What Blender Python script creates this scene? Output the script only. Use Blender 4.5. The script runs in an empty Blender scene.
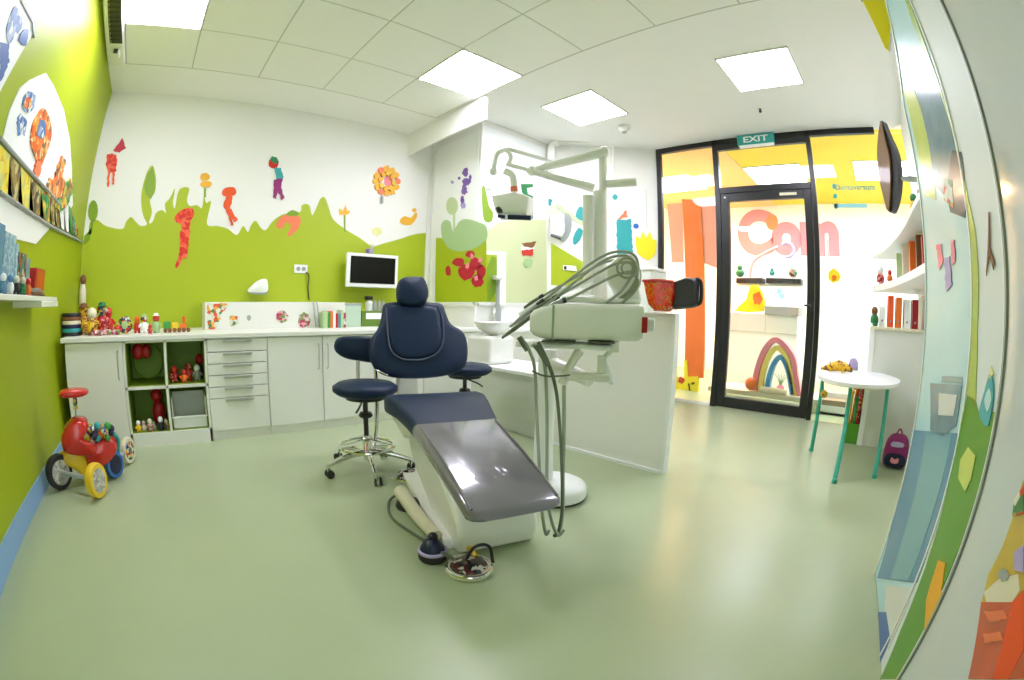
import bpy, bmesh, math, random
from mathutils import Vector, Matrix
from mathutils.geometry import tessellate_polygon
random.seed(7)
PI = math.pi
SC = bpy.context.scene
COL = SC.collection

# ------------------------------------------------------------------ camera
EYE = Vector((0.0, 0.0, 1.008))
ROT = Matrix(((0.7228836, 0.0286641, -0.6903750),
              (-0.6904053, 0.0703450, -0.7199946),
              (0.0279264, 0.9971108, 0.0706411)))
KA, KB = 1.1157, 0.0354                      # lens: theta = KA*r + KB*r^3, r in units of 500 pixels
MMPP = 36.0 / 1024.0
cam_d = bpy.data.cameras.new('camera')
cam = bpy.data.objects.new('camera', cam_d)
COL.objects.link(cam)
cam.matrix_world = Matrix.Translation(EYE) @ ROT.to_4x4()
cam_d.type = 'PANO'
cam_d.sensor_fit = 'HORIZONTAL'
cam_d.sensor_width = 36.0
cam_d.sensor_height = 36.0 * 680 / 1024
cam_d.panorama_type = 'FISHEYE_LENS_POLYNOMIAL'
cam_d.fisheye_fov = math.radians(180)
cam_d.fisheye_polynomial_k0 = 0.0
cam_d.fisheye_polynomial_k1 = -KA / (500 * MMPP)
cam_d.fisheye_polynomial_k2 = 0.0
cam_d.fisheye_polynomial_k3 = -KB / (500 * MMPP) ** 3
cam_d.fisheye_polynomial_k4 = 0.0
cam_d.clip_start = 0.02
cam_d.clip_end = 60
SC.camera = cam

# ------------------------------------------------------------------ world and exposure
wd = bpy.data.worlds.new('world')
SC.world = wd
wd.use_nodes = True
bg = wd.node_tree.nodes['Background']
bg.inputs[0].default_value = (0.86, 0.92, 1.0, 1)
bg.inputs[1].default_value = 1.6
SC.view_settings.view_transform = 'Standard'
SC.view_settings.look = 'None'
SC.view_settings.exposure = 0.86
SC.view_settings.gamma = 1.0
SC.view_settings.use_curve_mapping = False
SC.cycles.use_denoising = True
SC.cycles.max_bounces = 10
SC.cycles.diffuse_bounces = 6
SC.cycles.glossy_bounces = 4
SC.cycles.transparent_max_bounces = 12
SC.cycles.sample_clamp_indirect = 6.0
PANEL_EMIT = 15.5
CORRIDOR_EMIT = 22.0

# ------------------------------------------------------------------ pixel -> point on a real plane
def ray(px, py):
    dx = (px - 512) / 500.0; dy = -(py - 340) / 500.0
    r = math.hypot(dx, dy) + 1e-9
    t = KA * r + KB * r ** 3
    v = Vector((math.sin(t) * dx / r, math.sin(t) * dy / r, -math.cos(t)))
    return ROT @ v

class Plane:
    def __init__(s, p, n):
        s.p = Vector(p); s.n = Vector(n).normalized()
        if s.n.dot(EYE - s.p) < 0: s.n = -s.n        # normal towards the room
    def off(s, d): return Plane(s.p + s.n * d, s.n)
    def at(s, px, py, d=0.0):
        r = ray(px, py)
        t = (s.p + s.n * d - EYE).dot(s.n) / r.dot(s.n)
        return EYE + r * t

# ------------------------------------------------------------------ materials
MATS = {}
def mat(name, col, rough=0.5, metal=0.0, coat=0.0, emit=0.0, noise=0.0, nscale=8.0, bump=0.0, spec=0.5):
    if name in MATS: return MATS[name]
    m = bpy.data.materials.new(name); m.use_nodes = True
    nt = m.node_tree; b = nt.nodes['Principled BSDF']
    b.inputs['Base Color'].default_value = (*col, 1)
    b.inputs['Roughness'].default_value = rough
    b.inputs['Metallic'].default_value = metal
    b.inputs['Coat Weight'].default_value = coat
    b.inputs['Coat Roughness'].default_value = 0.05
    b.inputs['Specular IOR Level'].default_value = spec
    if emit:
        b.inputs['Emission Color'].default_value = (*col, 1)
        b.inputs['Emission Strength'].default_value = emit
    tc = nt.nodes.new('ShaderNodeTexCoord')
    nz = nt.nodes.new('ShaderNodeTexNoise'); nz.inputs['Scale'].default_value = nscale
    nz.inputs['Detail'].default_value = 4
    nt.links.new(tc.outputs['Object'], nz.inputs['Vector'])
    if noise:
        mx = nt.nodes.new('ShaderNodeMix'); mx.data_type = 'RGBA'
        mx.inputs[6].default_value = (*[c * (1 - noise) for c in col], 1)
        mx.inputs[7].default_value = (*[min(1, c * (1 + noise)) for c in col], 1)
        nt.links.new(nz.outputs['Fac'], mx.inputs[0])
        nt.links.new(mx.outputs[2], b.inputs['Base Color'])
    if bump:
        bp = nt.nodes.new('ShaderNodeBump'); bp.inputs['Strength'].default_value = bump
        bp.inputs['Distance'].default_value = 0.002
        nt.links.new(nz.outputs['Fac'], bp.inputs['Height'])
        nt.links.new(bp.outputs['Normal'], b.inputs['Normal'])
    MATS[name] = m
    return m

def speckle(name, cols, scale=60.0, rough=0.5, coat=0.0):
    """A printed or moulded surface of mixed colours in cells."""
    if name in MATS: return MATS[name]
    m = bpy.data.materials.new(name); m.use_nodes = True
    nt = m.node_tree; b = nt.nodes['Principled BSDF']
    tc = nt.nodes.new('ShaderNodeTexCoord'); v = nt.nodes.new('ShaderNodeTexVoronoi')
    v.inputs['Scale'].default_value = scale
    sp = nt.nodes.new('ShaderNodeSeparateColor'); cr = nt.nodes.new('ShaderNodeValToRGB')
    cr.color_ramp.interpolation = 'CONSTANT'
    e = cr.color_ramp.elements
    while len(e) < len(cols): e.new(0.5)
    for i, c in enumerate(cols):
        e[i].position = i / len(cols); e[i].color = (*c, 1)
    nt.links.new(tc.outputs['Object'], v.inputs['Vector'])
    nt.links.new(v.outputs['Color'], sp.inputs[0])
    nt.links.new(sp.outputs[0], cr.inputs[0])
    nt.links.new(cr.outputs[0], b.inputs['Base Color'])
    b.inputs['Roughness'].default_value = rough
    b.inputs['Coat Weight'].default_value = coat
    MATS[name] = m
    return m

def glass_mat(name, tint=(1, 1, 1), refl=0.08):
    m = bpy.data.materials.new(name); m.use_nodes = True
    nt = m.node_tree; nt.nodes.clear()
    o = nt.nodes.new('ShaderNodeOutputMaterial'); mx = nt.nodes.new('ShaderNodeMixShader')
    t = nt.nodes.new('ShaderNodeBsdfTransparent'); g = nt.nodes.new('ShaderNodeBsdfGlossy')
    lw = nt.nodes.new('ShaderNodeFresnel'); lw.inputs[0].default_value = 1.35
    t.inputs[0].default_value = (*tint, 1); g.inputs['Roughness'].default_value = 0.02
    nt.links.new(lw.outputs[0], mx.inputs[0]); nt.links.new(t.outputs[0], mx.inputs[1]); nt.links.new(g.outputs[0], mx.inputs[2])
    nt.links.new(mx.outputs[0], o.inputs[0])
    MATS[name] = m
    return m

M = dict(
    floor=mat('vinyl_floor', (0.405, 0.47, 0.285), 0.32, noise=0.05, nscale=2.5, spec=0.4),
    plaster=mat('plaster', (0.86, 0.86, 0.81), 0.7, noise=0.02, nscale=3, bump=0.05),
    ceil=mat('ceiling_plaster', (0.90, 0.90, 0.87), 0.8, noise=0.015, nscale=3),
    tile=mat('ceiling_tile', (0.88, 0.89, 0.84), 0.85, noise=0.03, nscale=90, bump=0.1),
    tbar=mat('ceiling_grid', (0.52, 0.55, 0.48), 0.6),
    green=mat('lime_paint', (0.35, 0.44, 0.006), 0.45, noise=0.04, nscale=2),
    green2=mat('lime_mural_paint', (0.41, 0.51, 0.010), 0.5, noise=0.03, nscale=2),
    leaf=mat('leaf_green_paint', (0.22, 0.36, 0.012), 0.5),
    blue_base=mat('blue_skirting', (0.25, 0.42, 0.66), 0.5),
    white=mat('white_laminate', (0.82, 0.83, 0.76), 0.35, noise=0.01, nscale=3),
    white2=mat('white_enamel', (0.88, 0.88, 0.83), 0.25, coat=0.4),
    bright=mat('bright_white', (0.90, 0.92, 0.90), 0.4),
    shade_line=mat('cabinet_gap', (0.25, 0.27, 0.2), 0.7),
    inner=mat('green_laminate_lining', (0.22, 0.34, 0.02), 0.5),
    steel=mat('brushed_steel', (0.6, 0.6, 0.55), 0.3, metal=1),
    chrome=mat('chrome', (0.8, 0.8, 0.77), 0.12, metal=1),
    black=mat('black_frame', (0.008, 0.008, 0.009), 0.35),
    blackp=mat('black_plastic', (0.015, 0.015, 0.017), 0.4),
    screen=mat('screen_glass', (0.008, 0.009, 0.006), 0.3, spec=0.15),
    navy=mat('navy_upholstery', (0.008, 0.021, 0.055), 0.45, spec=0.22, noise=0.08, nscale=200, bump=0.15),
    navy2=mat('navy_piping', (0.035, 0.055, 0.11), 0.4),
    cover=mat('clear_grey_cover', (0.16, 0.15, 0.17), 0.20, coat=1.0, noise=0.12, nscale=9, bump=0.5),
    unit=mat('dental_unit_plastic', (0.88, 0.88, 0.83), 0.3, coat=0.3),
    unit_d=mat('dental_unit_trim', (0.34, 0.42, 0.28), 0.4),
    hose=mat('grey_hose', (0.34, 0.38, 0.29), 0.4),
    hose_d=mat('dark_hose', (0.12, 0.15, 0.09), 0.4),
    red=mat('red_plastic', (0.62, 0.02, 0.015), 0.25, coat=0.5),
    dred=mat('dark_red_card', (0.42, 0.005, 0.012), 0.4),
    orange=mat('orange_plastic', (0.85, 0.17, 0.015), 0.4),
    orange2=mat('orange_vinyl', (0.86, 0.10, 0.02), 0.5),
    coral=mat('coral_vinyl', (0.88, 0.22, 0.09), 0.5),
    yellow=mat('yellow_plastic', (0.83, 0.55, 0.02), 0.4),
    yel2=mat('yellow_vinyl', (0.90, 0.75, 0.01), 0.5),
    amber=mat('amber_vinyl', (0.88, 0.45, 0.03), 0.5),
    paleyel=mat('pale_yellow_vinyl', (0.80, 0.80, 0.35), 0.5),
    blue=mat('blue_plastic', (0.02, 0.13, 0.45), 0.3, coat=0.4),
    navyfig=mat('dark_blue_plastic', (0.008, 0.012, 0.05), 0.4),
    teal=mat('teal_vinyl', (0.03, 0.36, 0.36), 0.5),
    tealp=mat('teal_painted_metal', (0.04, 0.42, 0.30), 0.35),
    dgreen=mat('dark_green_vinyl', (0.02, 0.20, 0.06), 0.5),
    grn=mat('green_plastic', (0.04, 0.33, 0.05), 0.4),
    ltgreen=mat('pale_green_paint', (0.40, 0.58, 0.27), 0.5),
    sage=mat('sage_paint', (0.55, 0.66, 0.36), 0.5),
    olive=mat('pale_olive_paint', (0.62, 0.68, 0.38), 0.5),
    purple=mat('purple_vinyl', (0.20, 0.10, 0.38), 0.5),
    lilac=mat('lilac_vinyl', (0.48, 0.40, 0.68), 0.5),
    magenta=mat('magenta_fabric', (0.30, 0.02, 0.16), 0.6, noise=0.2, nscale=60),
    pink=mat('pink_vinyl', (0.90, 0.28, 0.34), 0.5),
    crimson=mat('crimson_print', (0.55, 0.01, 0.04), 0.45),
    brown=mat('brown_card', (0.22, 0.09, 0.03), 0.6),
    cream=mat('cream_plastic', (0.75, 0.70, 0.52), 0.4),
    grey=mat('mid_grey', (0.35, 0.38, 0.36), 0.5),
    ltgrey=mat('pale_grey_laminate', (0.72, 0.74, 0.68), 0.4),
    rubber=mat('black_rubber', (0.02, 0.02, 0.02), 0.6),
    glossgrey=mat('gloss_grey_panel', (0.60, 0.65, 0.66), 0.10, coat=0.8),
    glosswhite=mat('gloss_white_panel', (0.76, 0.82, 0.82), 0.5, spec=0.25),
    paleblue=mat('pale_blue_print', (0.50, 0.76, 0.80), 0.3, coat=0.2, spec=.2, noise=0.12, nscale=3),
    steelblue=mat('steel_blue_print', (0.12, 0.28, 0.42), 0.3, coat=0.2, spec=.2, noise=0.15, nscale=4),
    slate=mat('slate_print', (0.22, 0.33, 0.38), 0.2, coat=0.2, spec=.2, noise=0.3, nscale=12),
    limeprint=mat('yellow_green_print', (0.62, 0.72, 0.16), 0.25, coat=0.2, spec=.2, noise=0.15, nscale=6),
    stripgreen=mat('grass_green_print', (0.10, 0.32, 0.008), 0.35, coat=0.3, noise=0.1, nscale=3),
    striplime=mat('lime_strip_print', (0.42, 0.58, 0.10), 0.35, coat=0.3),
    redorange=mat('red_orange_print', (0.60, 0.08, 0.02), 0.15, coat=0.8, noise=0.25, nscale=14),
    ochre=mat('ochre_print', (0.62, 0.42, 0.03), 0.15, coat=0.8, noise=0.15, nscale=10),
    lamp=mat('lamp_diffuser', (0.86, 0.84, 1.0), 0.5, emit=PANEL_EMIT),
    lampc=mat('corridor_diffuser', (0.80, 0.84, 1.0), 0.5, emit=CORRIDOR_EMIT),
)
M['glass'] = glass_mat('door_glass', (0.97, 1, 0.98))
M['spots'] = speckle('many_coloured_plastic', [(0.6, 0.02, 0.01), (0.8, 0.5, 0.03), (0.03, 0.25, 0.06), (0.02, 0.08, 0.3), (0.7, 0.7, 0.6), (0.02, 0.02, 0.02)], 55)
M['redspots'] = speckle('red_and_dark_plastic', [(0.6, 0.01, 0.01), (0.25, 0.0, 0.01), (0.8, 0.3, 0.25), (0.5, 0.02, 0.02)], 70)
M['giraffe'] = speckle('yellow_brown_patches', [(0.8, 0.45, 0.02), (0.8, 0.5, 0.02), (0.15, 0.05, 0.01)], 70)
M['bookprint'] = speckle('printed_cover', [(0.03, 0.03, 0.03), (0.35, 0.08, 0.02), (0.05, 0.2, 0.15), (0.6, 0.5, 0.3)], 40)
M['bluebook'] = speckle('blue_white_cover', [(0.18, 0.33, 0.45), (0.4, 0.55, 0.6), (0.25, 0.42, 0.5)], 60)
M['scr_orange'] = speckle('orange_scribble', [(.85, .2, .02), (.75, .12, .01), (.85, .35, .05), (.3, .12, .05), (.8, .6, .35)], 28)
M['scr_green'] = speckle('green_scribble', [(.03, .3, .08), (.02, .2, .04), (.3, .45, .05), (.75, .5, .05), (.5, .1, .03)], 26)
M['scr_brown'] = speckle('brown_scribble', [(.2, .13, .04), (.35, .25, .06), (.6, .5, .2), (.08, .07, .03)], 22)
M['scr_yellow'] = speckle('yellow_scribble', [(.85, .65, .02), (.8, .7, .1), (.6, .6, .2), (.7, .45, .03)], 22)
M['scr_blue'] = speckle('blue_scribble', [(.06, .16, .4), (.1, .22, .45), (.3, .4, .6), (.7, .75, .7)], 30)
M['scr_red'] = speckle('red_scribble', [(.75, .03, .01), (.85, .08, .02), (.65, .02, .02), (.85, .14, .06)], 30)
M['hubmix'] = speckle('grey_spoked_hub', [(.45, .45, .4), (.3, .3, .27), (.6, .6, .52), (.4, .38, .33)], 60)
M['redglass'] = speckle('glittery_red_glass', [(0.85, 0.01, 0.0), (0.75, 0.01, 0.0), (0.8, 0.01, 0.0), (0.9, 0.06, 0.0), (0.6, 0.25, 0.03)], 90, 0.15, 1.0)
M['floral'] = speckle('flower_print', [(0.75, 0.1, 0.02), (0.85, 0.4, 0.05), (0.7, 0.7, 0.55), (0.1, 0.25, 0.08), (0.75, 0.78, 0.68)], 30)
M['pinkfloral'] = speckle('pink_flower_print', [(0.5, 0.03, 0.1), (0.75, 0.4, 0.45), (0.2, 0.3, 0.08), (0.75, 0.7, 0.62)], 45)
M['junk'] = speckle('dark_metal_clutter', [(0.02, 0.01, 0.01), (0.5, 0.48, 0.42), (0.1, 0.02, 0.02), (0.03, 0.03, 0.03)], 60, 0.25, 0.5)

# ------------------------------------------------------------------ mesh helpers
def catmull(pts, n=6):
    pts = [Vector(p) for p in pts]
    if len(pts) < 3: return pts
    P = [pts[0] * 2 - pts[1]] + pts + [pts[-1] * 2 - pts[-2]]
    out = []
    for i in range(1, len(P) - 2):
        for k in range(n):
            t = k / n
            a, b, c, d = P[i - 1], P[i], P[i + 1], P[i + 2]
            out.append(0.5 * ((2 * b) + (c - a) * t + (2 * a - 5 * b + 4 * c - d) * t * t + (3 * b - a - 3 * c + d) * t ** 3))
    out.append(pts[-1])
    return out

def smooth2(pts, n=4):
    """closed smooth outline through the points"""
    P = [Vector(p) for p in pts]; N = len(P); out = []
    for i in range(N):
        a, b, c, d = P[i - 1], P[i], P[(i + 1) % N], P[(i + 2) % N]
        for k in range(n):
            t = k / n
            out.append(0.5 * ((2 * b) + (c - a) * t + (2 * a - 5 * b + 4 * c - d) * t * t + (3 * b - a - 3 * c + d) * t ** 3))
    return out

class MB:
    def __init__(s): s.v = []; s.f = []; s.mi = []; s.k = 0
    def _add(s, vs, fs, k=None):
        b = len(s.v); s.v += [Vector(v) for v in vs]; s.f += [tuple(i + b for i in f) for f in fs]
        s.mi += [s.k if k is None else k] * len(fs); return s
    def box(s, lo, hi, k=None):
        x0, y0, z0 = lo; x1, y1, z1 = hi
        v = [(x0, y0, z0), (x1, y0, z0), (x1, y1, z0), (x0, y1, z0), (x0, y0, z1), (x1, y0, z1), (x1, y1, z1), (x0, y1, z1)]
        return s._add(v, [(0, 3, 2, 1), (4, 5, 6, 7), (0, 1, 5, 4), (1, 2, 6, 5), (2, 3, 7, 6), (3, 0, 4, 7)], k)
    def obox(s, c, ax, ay, az, k=None):
        """box from centre and three half-vectors"""
        c, ax, ay, az = map(Vector, (c, ax, ay, az))
        v = [c + ax * i + ay * j + az * l for l in (-1, 1) for i, j in ((-1, -1), (1, -1), (1, 1), (-1, 1))]
        return s._add(v, [(0, 3, 2, 1), (4, 5, 6, 7), (0, 1, 5, 4), (1, 2, 6, 5), (2, 3, 7, 6), (3, 0, 4, 7)], k)
    def tube(s, pts, r, seg=12, smooth=True, k=None, cap=True):
        P = catmull(pts) if (smooth and len(pts) > 2) else [Vector(p) for p in pts]
        n = len(P)
        rs = r if isinstance(r, (list, tuple)) else [r] * 2
        vs = []; up = None
        for i, p in enumerate(P):
            d = (P[min(i + 1, n - 1)] - P[max(i - 1, 0)])
            d = d.normalized() if d.length > 1e-9 else Vector((0, 0, 1))
            if up is None:
                up = Vector((0, 0, 1)) if abs(d.z) < 0.9 else Vector((1, 0, 0))
            up = (up - d * up.dot(d))
            up = up.normalized() if up.length > 1e-6 else d.orthogonal().normalized()
            w = d.cross(up)
            f = i / (n - 1) * (len(rs) - 1); a = min(int(f), len(rs) - 2)
            rr = rs[a] + (rs[a + 1] - rs[a]) * (f - a)
            for j in range(seg):
                t = 2 * PI * j / seg
                vs.append(p + (up * math.cos(t) + w * math.sin(t)) * rr)
        fs = [(i * seg + j, i * seg + (j + 1) % seg, (i + 1) * seg + (j + 1) % seg, (i + 1) * seg + j) for i in range(n - 1) for j in range(seg)]
        if cap:
            fs.append(tuple(reversed(range(seg)))); fs.append(tuple((n - 1) * seg + j for j in range(seg)))
        return s._add(vs, fs, k)
    def lathe(s, c, prof, seg=24, axis=(0, 0, 1), k=None):
        """prof: (radius, height) list along the axis from c"""
        c = Vector(c); a = Vector(axis).normalized(); u = a.orthogonal().normalized(); w = a.cross(u)
        vs = []
        for r, h in prof:
            for j in range(seg):
                t = 2 * PI * j / seg
                vs.append(c + a * h + (u * math.cos(t) + w * math.sin(t)) * max(r, 1e-4))
        n = len(prof)
        fs = [(i * seg + j, i * seg + (j + 1) % seg, (i + 1) * seg + (j + 1) % seg, (i + 1) * seg + j) for i in range(n - 1) for j in range(seg)]
        fs.append(tuple(reversed(range(seg)))); fs.append(tuple((n - 1) * seg + j for j in range(seg)))
        return s._add(vs, fs, k)
    def ball(s, c, r, k=None, seg=14, rings=8):
        rx, ry, rz = r if isinstance(r, (list, tuple)) else (r, r, r)
        c = Vector(c); vs = []
        for i in range(rings + 1):
            p = PI * i / rings
            q = max(math.sin(p), 1e-3)
            for j in range(seg):
                t = 2 * PI * j / seg
                vs.append(c + Vector((rx * q * math.cos(t), ry * q * math.sin(t), -rz * math.cos(p))))
        fs = [(i * seg + j, i * seg + (j + 1) % seg, (i + 1) * seg + (j + 1) % seg, (i + 1) * seg + j) for i in range(rings) for j in range(seg)]
        return s._add(vs, fs, k)
    def torus(s, c, R, r, axis=(0, 0, 1), seg=32, t=8, k=None, arc=1.0):
        a = Vector(axis).normalized(); u = a.orthogonal().normalized(); w = a.cross(u); c = Vector(c)
        vs = []; fs = []
        for i in range(seg):
            q = 2 * PI * i / seg * arc; d = u * math.cos(q) + w * math.sin(q)
            for j in range(t):
                p = 2 * PI * j / t
                vs.append(c + d * (R + r * math.cos(p)) + a * (r * math.sin(p)))
        for i in range(seg if arc == 1.0 else seg - 1):
            for j in range(t):
                fs.append((i * t + j, i * t + (j + 1) % t, ((i + 1) % seg) * t + (j + 1) % t, ((i + 1) % seg) * t + j))
        return s._add(vs, fs, k)
    def slab(s, pts, n, th, k=None):
        """extrude a planar outline by th against n (front face on the outline)"""
        pts = [Vector(p) for p in pts]; n = Vector(n).normalized(); N = len(pts)
        nn = Vector((0, 0, 0))
        for i in range(N): nn += pts[i].cross(pts[(i + 1) % N])
        if nn.dot(n) < 0: pts.reverse()
        tri = tessellate_polygon([pts])
        vs = pts + [p - n * th for p in pts]
        fs = []
        for t in tri:
            a, b, c = t
            if (pts[b] - pts[a]).cross(pts[c] - pts[a]).dot(n) < 0: a, b, c = a, c, b
            fs.append((a, b, c)); fs.append((c + N, b + N, a + N))
        for i in range(N):
            j = (i + 1) % N
            fs.append((j, i, i + N, j + N))
        return s._add(vs, fs, k)
    def puff(s, pts, n, th, bulge=0.5, rings=6, both=True, k=None):
        """pillow: outline with rounded edge, thickness th"""
        pts = [Vector(p) for p in pts]; n = Vector(n).normalized(); N = len(pts)
        nn = Vector((0, 0, 0))
        for i in range(N): nn += pts[i].cross(pts[(i + 1) % N])
        if nn.dot(n) < 0: pts.reverse()
        c = sum(pts, Vector()) / N
        lay = []
        L = [(0.0, 0.0)]
        for i in range(1, rings + 1):
            t = i / rings
            inset = (1 - math.cos(t * PI / 2)) * 0.22
            L.append((inset, math.sin(t * PI / 2)))
        L += [(0.5, 1 + bulge * 0.6), (0.8, 1 + bulge * 0.95), (0.999, 1 + bulge)]
        side = []
        for ins, h in L:
            side.append([p + (c - p) * ins + n * (th / 2 * h) for p in pts])
        back = []
        for ins, h in L[1:]:
            back.append([p + (c - p) * ins - n * (th / 2 * h) for p in pts])
        rows = list(reversed(back)) + side
        vs = [v for r in rows for v in r]
        fs = [(i * N + j, i * N + (j + 1) % N, (i + 1) * N + (j + 1) % N, (i + 1) * N + j) for i in range(len(rows) - 1) for j in range(N)]
        return s._add(vs, fs, k)
    def loft(s, rings, k=None, cap=True):
        N = len(rings[0]); vs = [v for r in rings for v in r]
        fs = [(i * N + j, i * N + (j + 1) % N, (i + 1) * N + (j + 1) % N, (i + 1) * N + j) for i in range(len(rings) - 1) for j in range(N)]
        if cap:
            fs.append(tuple(reversed(range(N)))); fs.append(tuple((len(rings) - 1) * N + j for j in range(N)))
        return s._add(vs, fs, k)
    def build(s, name, m, parent=None, bevel=0.0, local=False, angle=40, bseg=2):
        me = bpy.data.meshes.new(name)
        vs = s.v
        if parent is not None and not local:
            inv = frame(parent).inverted(); vs = [inv @ v for v in vs]
        me.from_pydata([tuple(v) for v in vs], [], s.f)
        for mm in (m if isinstance(m, (list, tuple)) else [m]): me.materials.append(mm)
        for p, i in zip(me.polygons, s.mi): p.material_index = i
        bm = bmesh.new(); bm.from_mesh(me)
        bmesh.ops.recalc_face_normals(bm, faces=bm.faces); bm.to_mesh(me); bm.free()
        me.shade_smooth(); me.set_sharp_from_angle(angle=math.radians(angle))
        o = bpy.data.objects.new(name, me); COL.objects.link(o)
        if parent is not None: o.parent = parent
        if bevel:
            b = o.modifiers.new('bevel', 'BEVEL'); b.width = bevel; b.segments = bseg; b.limit_method = 'ANGLE'; b.angle_limit = math.radians(35)
        return o

def frame(o):
    m = Matrix.Translation(o.location) @ o.rotation_euler.to_matrix().to_4x4()
    return frame(o.parent) @ m if o.parent else m

def tag(o, label=None, cat=None, group=None, kind=None):
    if label: o['label'] = label
    if cat: o['category'] = cat
    if group: o['group'] = group
    if kind: o['kind'] = kind
    return o
def thing(name, label, cat, loc=(0, 0, 0), rz=0.0, group=None):
    o = bpy.data.objects.new(name, None); COL.objects.link(o); o.empty_display_size = 0.1
    o.location = loc; o.rotation_euler = (0, 0, rz)
    return tag(o, label, cat, group)
def struct(name, mb, m, parent=None, bevel=0.0, **k):
    o = mb.build(name, m, parent, bevel, **k)
    if parent is None: o['kind'] = 'structure'
    return o

def decal(mb, pl, pix, d=0.0, th=0.004, sm=0, k=None):
    """outline given as pixels on a real wall plane -> thin raised print on that wall"""
    pts = [pl.at(x, y, d) for x, y in pix]
    if sm: pts = smooth2(pts, sm)
    return mb.slab(pts, pl.n, th, k)
def ell(cx, cy, rx, ry, n=14, a=0.0):
    return [(cx + rx * math.cos(2 * PI * i / n) * math.cos(a) - ry * math.sin(2 * PI * i / n) * math.sin(a),
             cy + rx * math.cos(2 * PI * i / n) * math.sin(a) + ry * math.sin(2 * PI * i / n) * math.cos(a)) for i in range(n)]
def splat(cx, cy, rx, ry, n=16, j=0.35, seed=1):
    R = random.Random(seed)
    return [(cx + rx * (1 - j * R.random()) * math.cos(2 * PI * i / n), cy + ry * (1 - j * R.random()) * math.sin(2 * PI * i / n)) for i in range(n)]

# ------------------------------------------------------------------ room constants
XL, D, XW, YB, XD, H, YF = -1.019, 4.475, 2.88, 3.564, 4.835, 3.067, -0.55
XB = 3.95                      # end of the short wall, start of the slanting wall
YC = 2.53                      # door wall starts here
TX, TY, TS = 2.474, 3.857, 0.66
YC0, ZC = 3.454, 0.803         # cabinet front, worktop height
P_left = Plane((XL, 0, 0), (1, 0, 0)); P_back = Plane((0, D, 0), (0, -1, 0))
P_A = Plane((XW, 0, 0), (-1, 0, 0)); P_B = Plane((0, YB, 0), (0, -1, 0))
dC = Vector((XD - XB, YC - YB, 0)).normalized()
P_C = Plane((XB, YB, 0), (-dC.y * -1, dC.x * -1, 0)) if False else Plane((XB, YB, 0), (dC.y, -dC.x, 0))
P_door = Plane((XD, 0, 0), (-1, 0, 0)); P_front = Plane((0, YF, 0), (0, 1, 0))
P_ceil = Plane((0, 0, H), (0, 0, -1)); P_floor = Plane((0, 0, 0), (0, 0, 1))
def PZ(z): return Plane((0, 0, z), (0, 0, 1 if z < EYE.z else -1))
def PX(x): return Plane((x, 0, 0), (-1, 0, 0))
def PY(y): return Plane((0, y, 0), (0, -1 if y > 0 else 1, 0))

# ------------------------------------------------------------------ setting
XR = 8.2
struct('floor', MB().box((XL - .1, YF - .5, -.06), (XR, D + .2, 0)), M['floor'])
cl = struct('ceiling', MB().box((XL - .1, YF - .5, H), (XD + .05, D + .2, H + .08)), M['ceil'])
lampcells = [(TX - TS, TY - 2 * TS), (TX - 5 * TS, TY - 2 * TS)]
mb = MB(); gb = MB()
nx = 6
for i in range(nx):
    for j in range(7):
        x1 = TX - i * TS; x0 = max(x1 - TS, XL); y1 = TY - j * TS; y0 = max(y1 - TS, YF)
        if x1 - x0 < .1 or y1 - y0 < .1: continue
        cx, cy = x1 - TS, y1 - TS
        if any(abs(cx - a) < .01 and abs(cy - b) < .01 for a, b in lampcells): continue
        mb.box((x0 + .006, y0 + .006, H - .006), (x1 - .006, y1 - .006, H))
mb.build('ceiling_tile_field', M['tile'], cl)
gb.box((XL, YF, H - .003), (TX + .012, TY + .012, H)).build('ceiling_grid', M['tbar'], cl)

wl = struct('wall_left', MB().box((XL - .1, YF - .5, 0), (XL, D + .1, H)), M['green'])
wb = struct('wall_back', MB().box((XL, D, 0), (XW + .05, D + .1, H)), M['plaster'])
wa = struct('wall_return', MB().box((XW, YB + .08, 0), (XW + .06, D, H)), M['plaster'])
ws = struct('wall_short', MB().box((XW, YB, 0), (XB, YB + .08, H)), M['plaster'])
nC = P_C.n
mb = MB(); mb.slab([(XB, YB, 0), (XD, YC, 0), (XD, YC, H), (XB, YB, H)], nC, .08)
wc = struct('wall_slanting', mb, M['plaster'])
YW = -.72
mb = MB(); mb.box((1.90, YF - .1, 0), (XD, YF, H)); mb.box((1.90, YW, 0), (1.96, YF - .1, H)); mb.box((.16, YW - .1, 0), (1.96, YW, H)); mb.box((XL, YW - .1, 0), (.16, YW, .25)); mb.box((XL, YW - .1, 2.7), (.16, YW, H))
wf = struct('wall_front', mb, M['plaster'])
mb = MB()
for x0_, x1_ in ((XL, XL + .06), (-.46, -.41), (.10, .16)): mb.box((x0_, YW - .08, .25), (x1_, YW - .02, 2.7))
mb.box((XL, YW - .08, .25), (.16, YW - .02, .31)); mb.box((XL, YW - .08, 2.64), (.16, YW - .02, 2.7))
w1_ = struct('added_fill_window', mb, M['white2'])  # unseen window added behind the camera to let in fill daylight
MB().box((XL + .05, YW - .055, .3), (.11, YW - .05, 2.65)).build('added_fill_pane', M['glass'], w1_)
struct('trim_1', MB().box((XB - .05, YB - .012, 0), (XB + .0, YB, H)), M['white2'])
struct('trim_2', MB().box((TX + .03, 3.06, 2.79), (TX + .055, D, H)), M['plaster'])
struct('trim_3', MB().box((XW - .05, D - .02, 0), (XW, D, H)), M['white2'])
struct('baseboard_left', MB().box((XL, YF, 0), (XL + .012, YC0 + .02, .11)), M['blue_base'])

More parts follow.
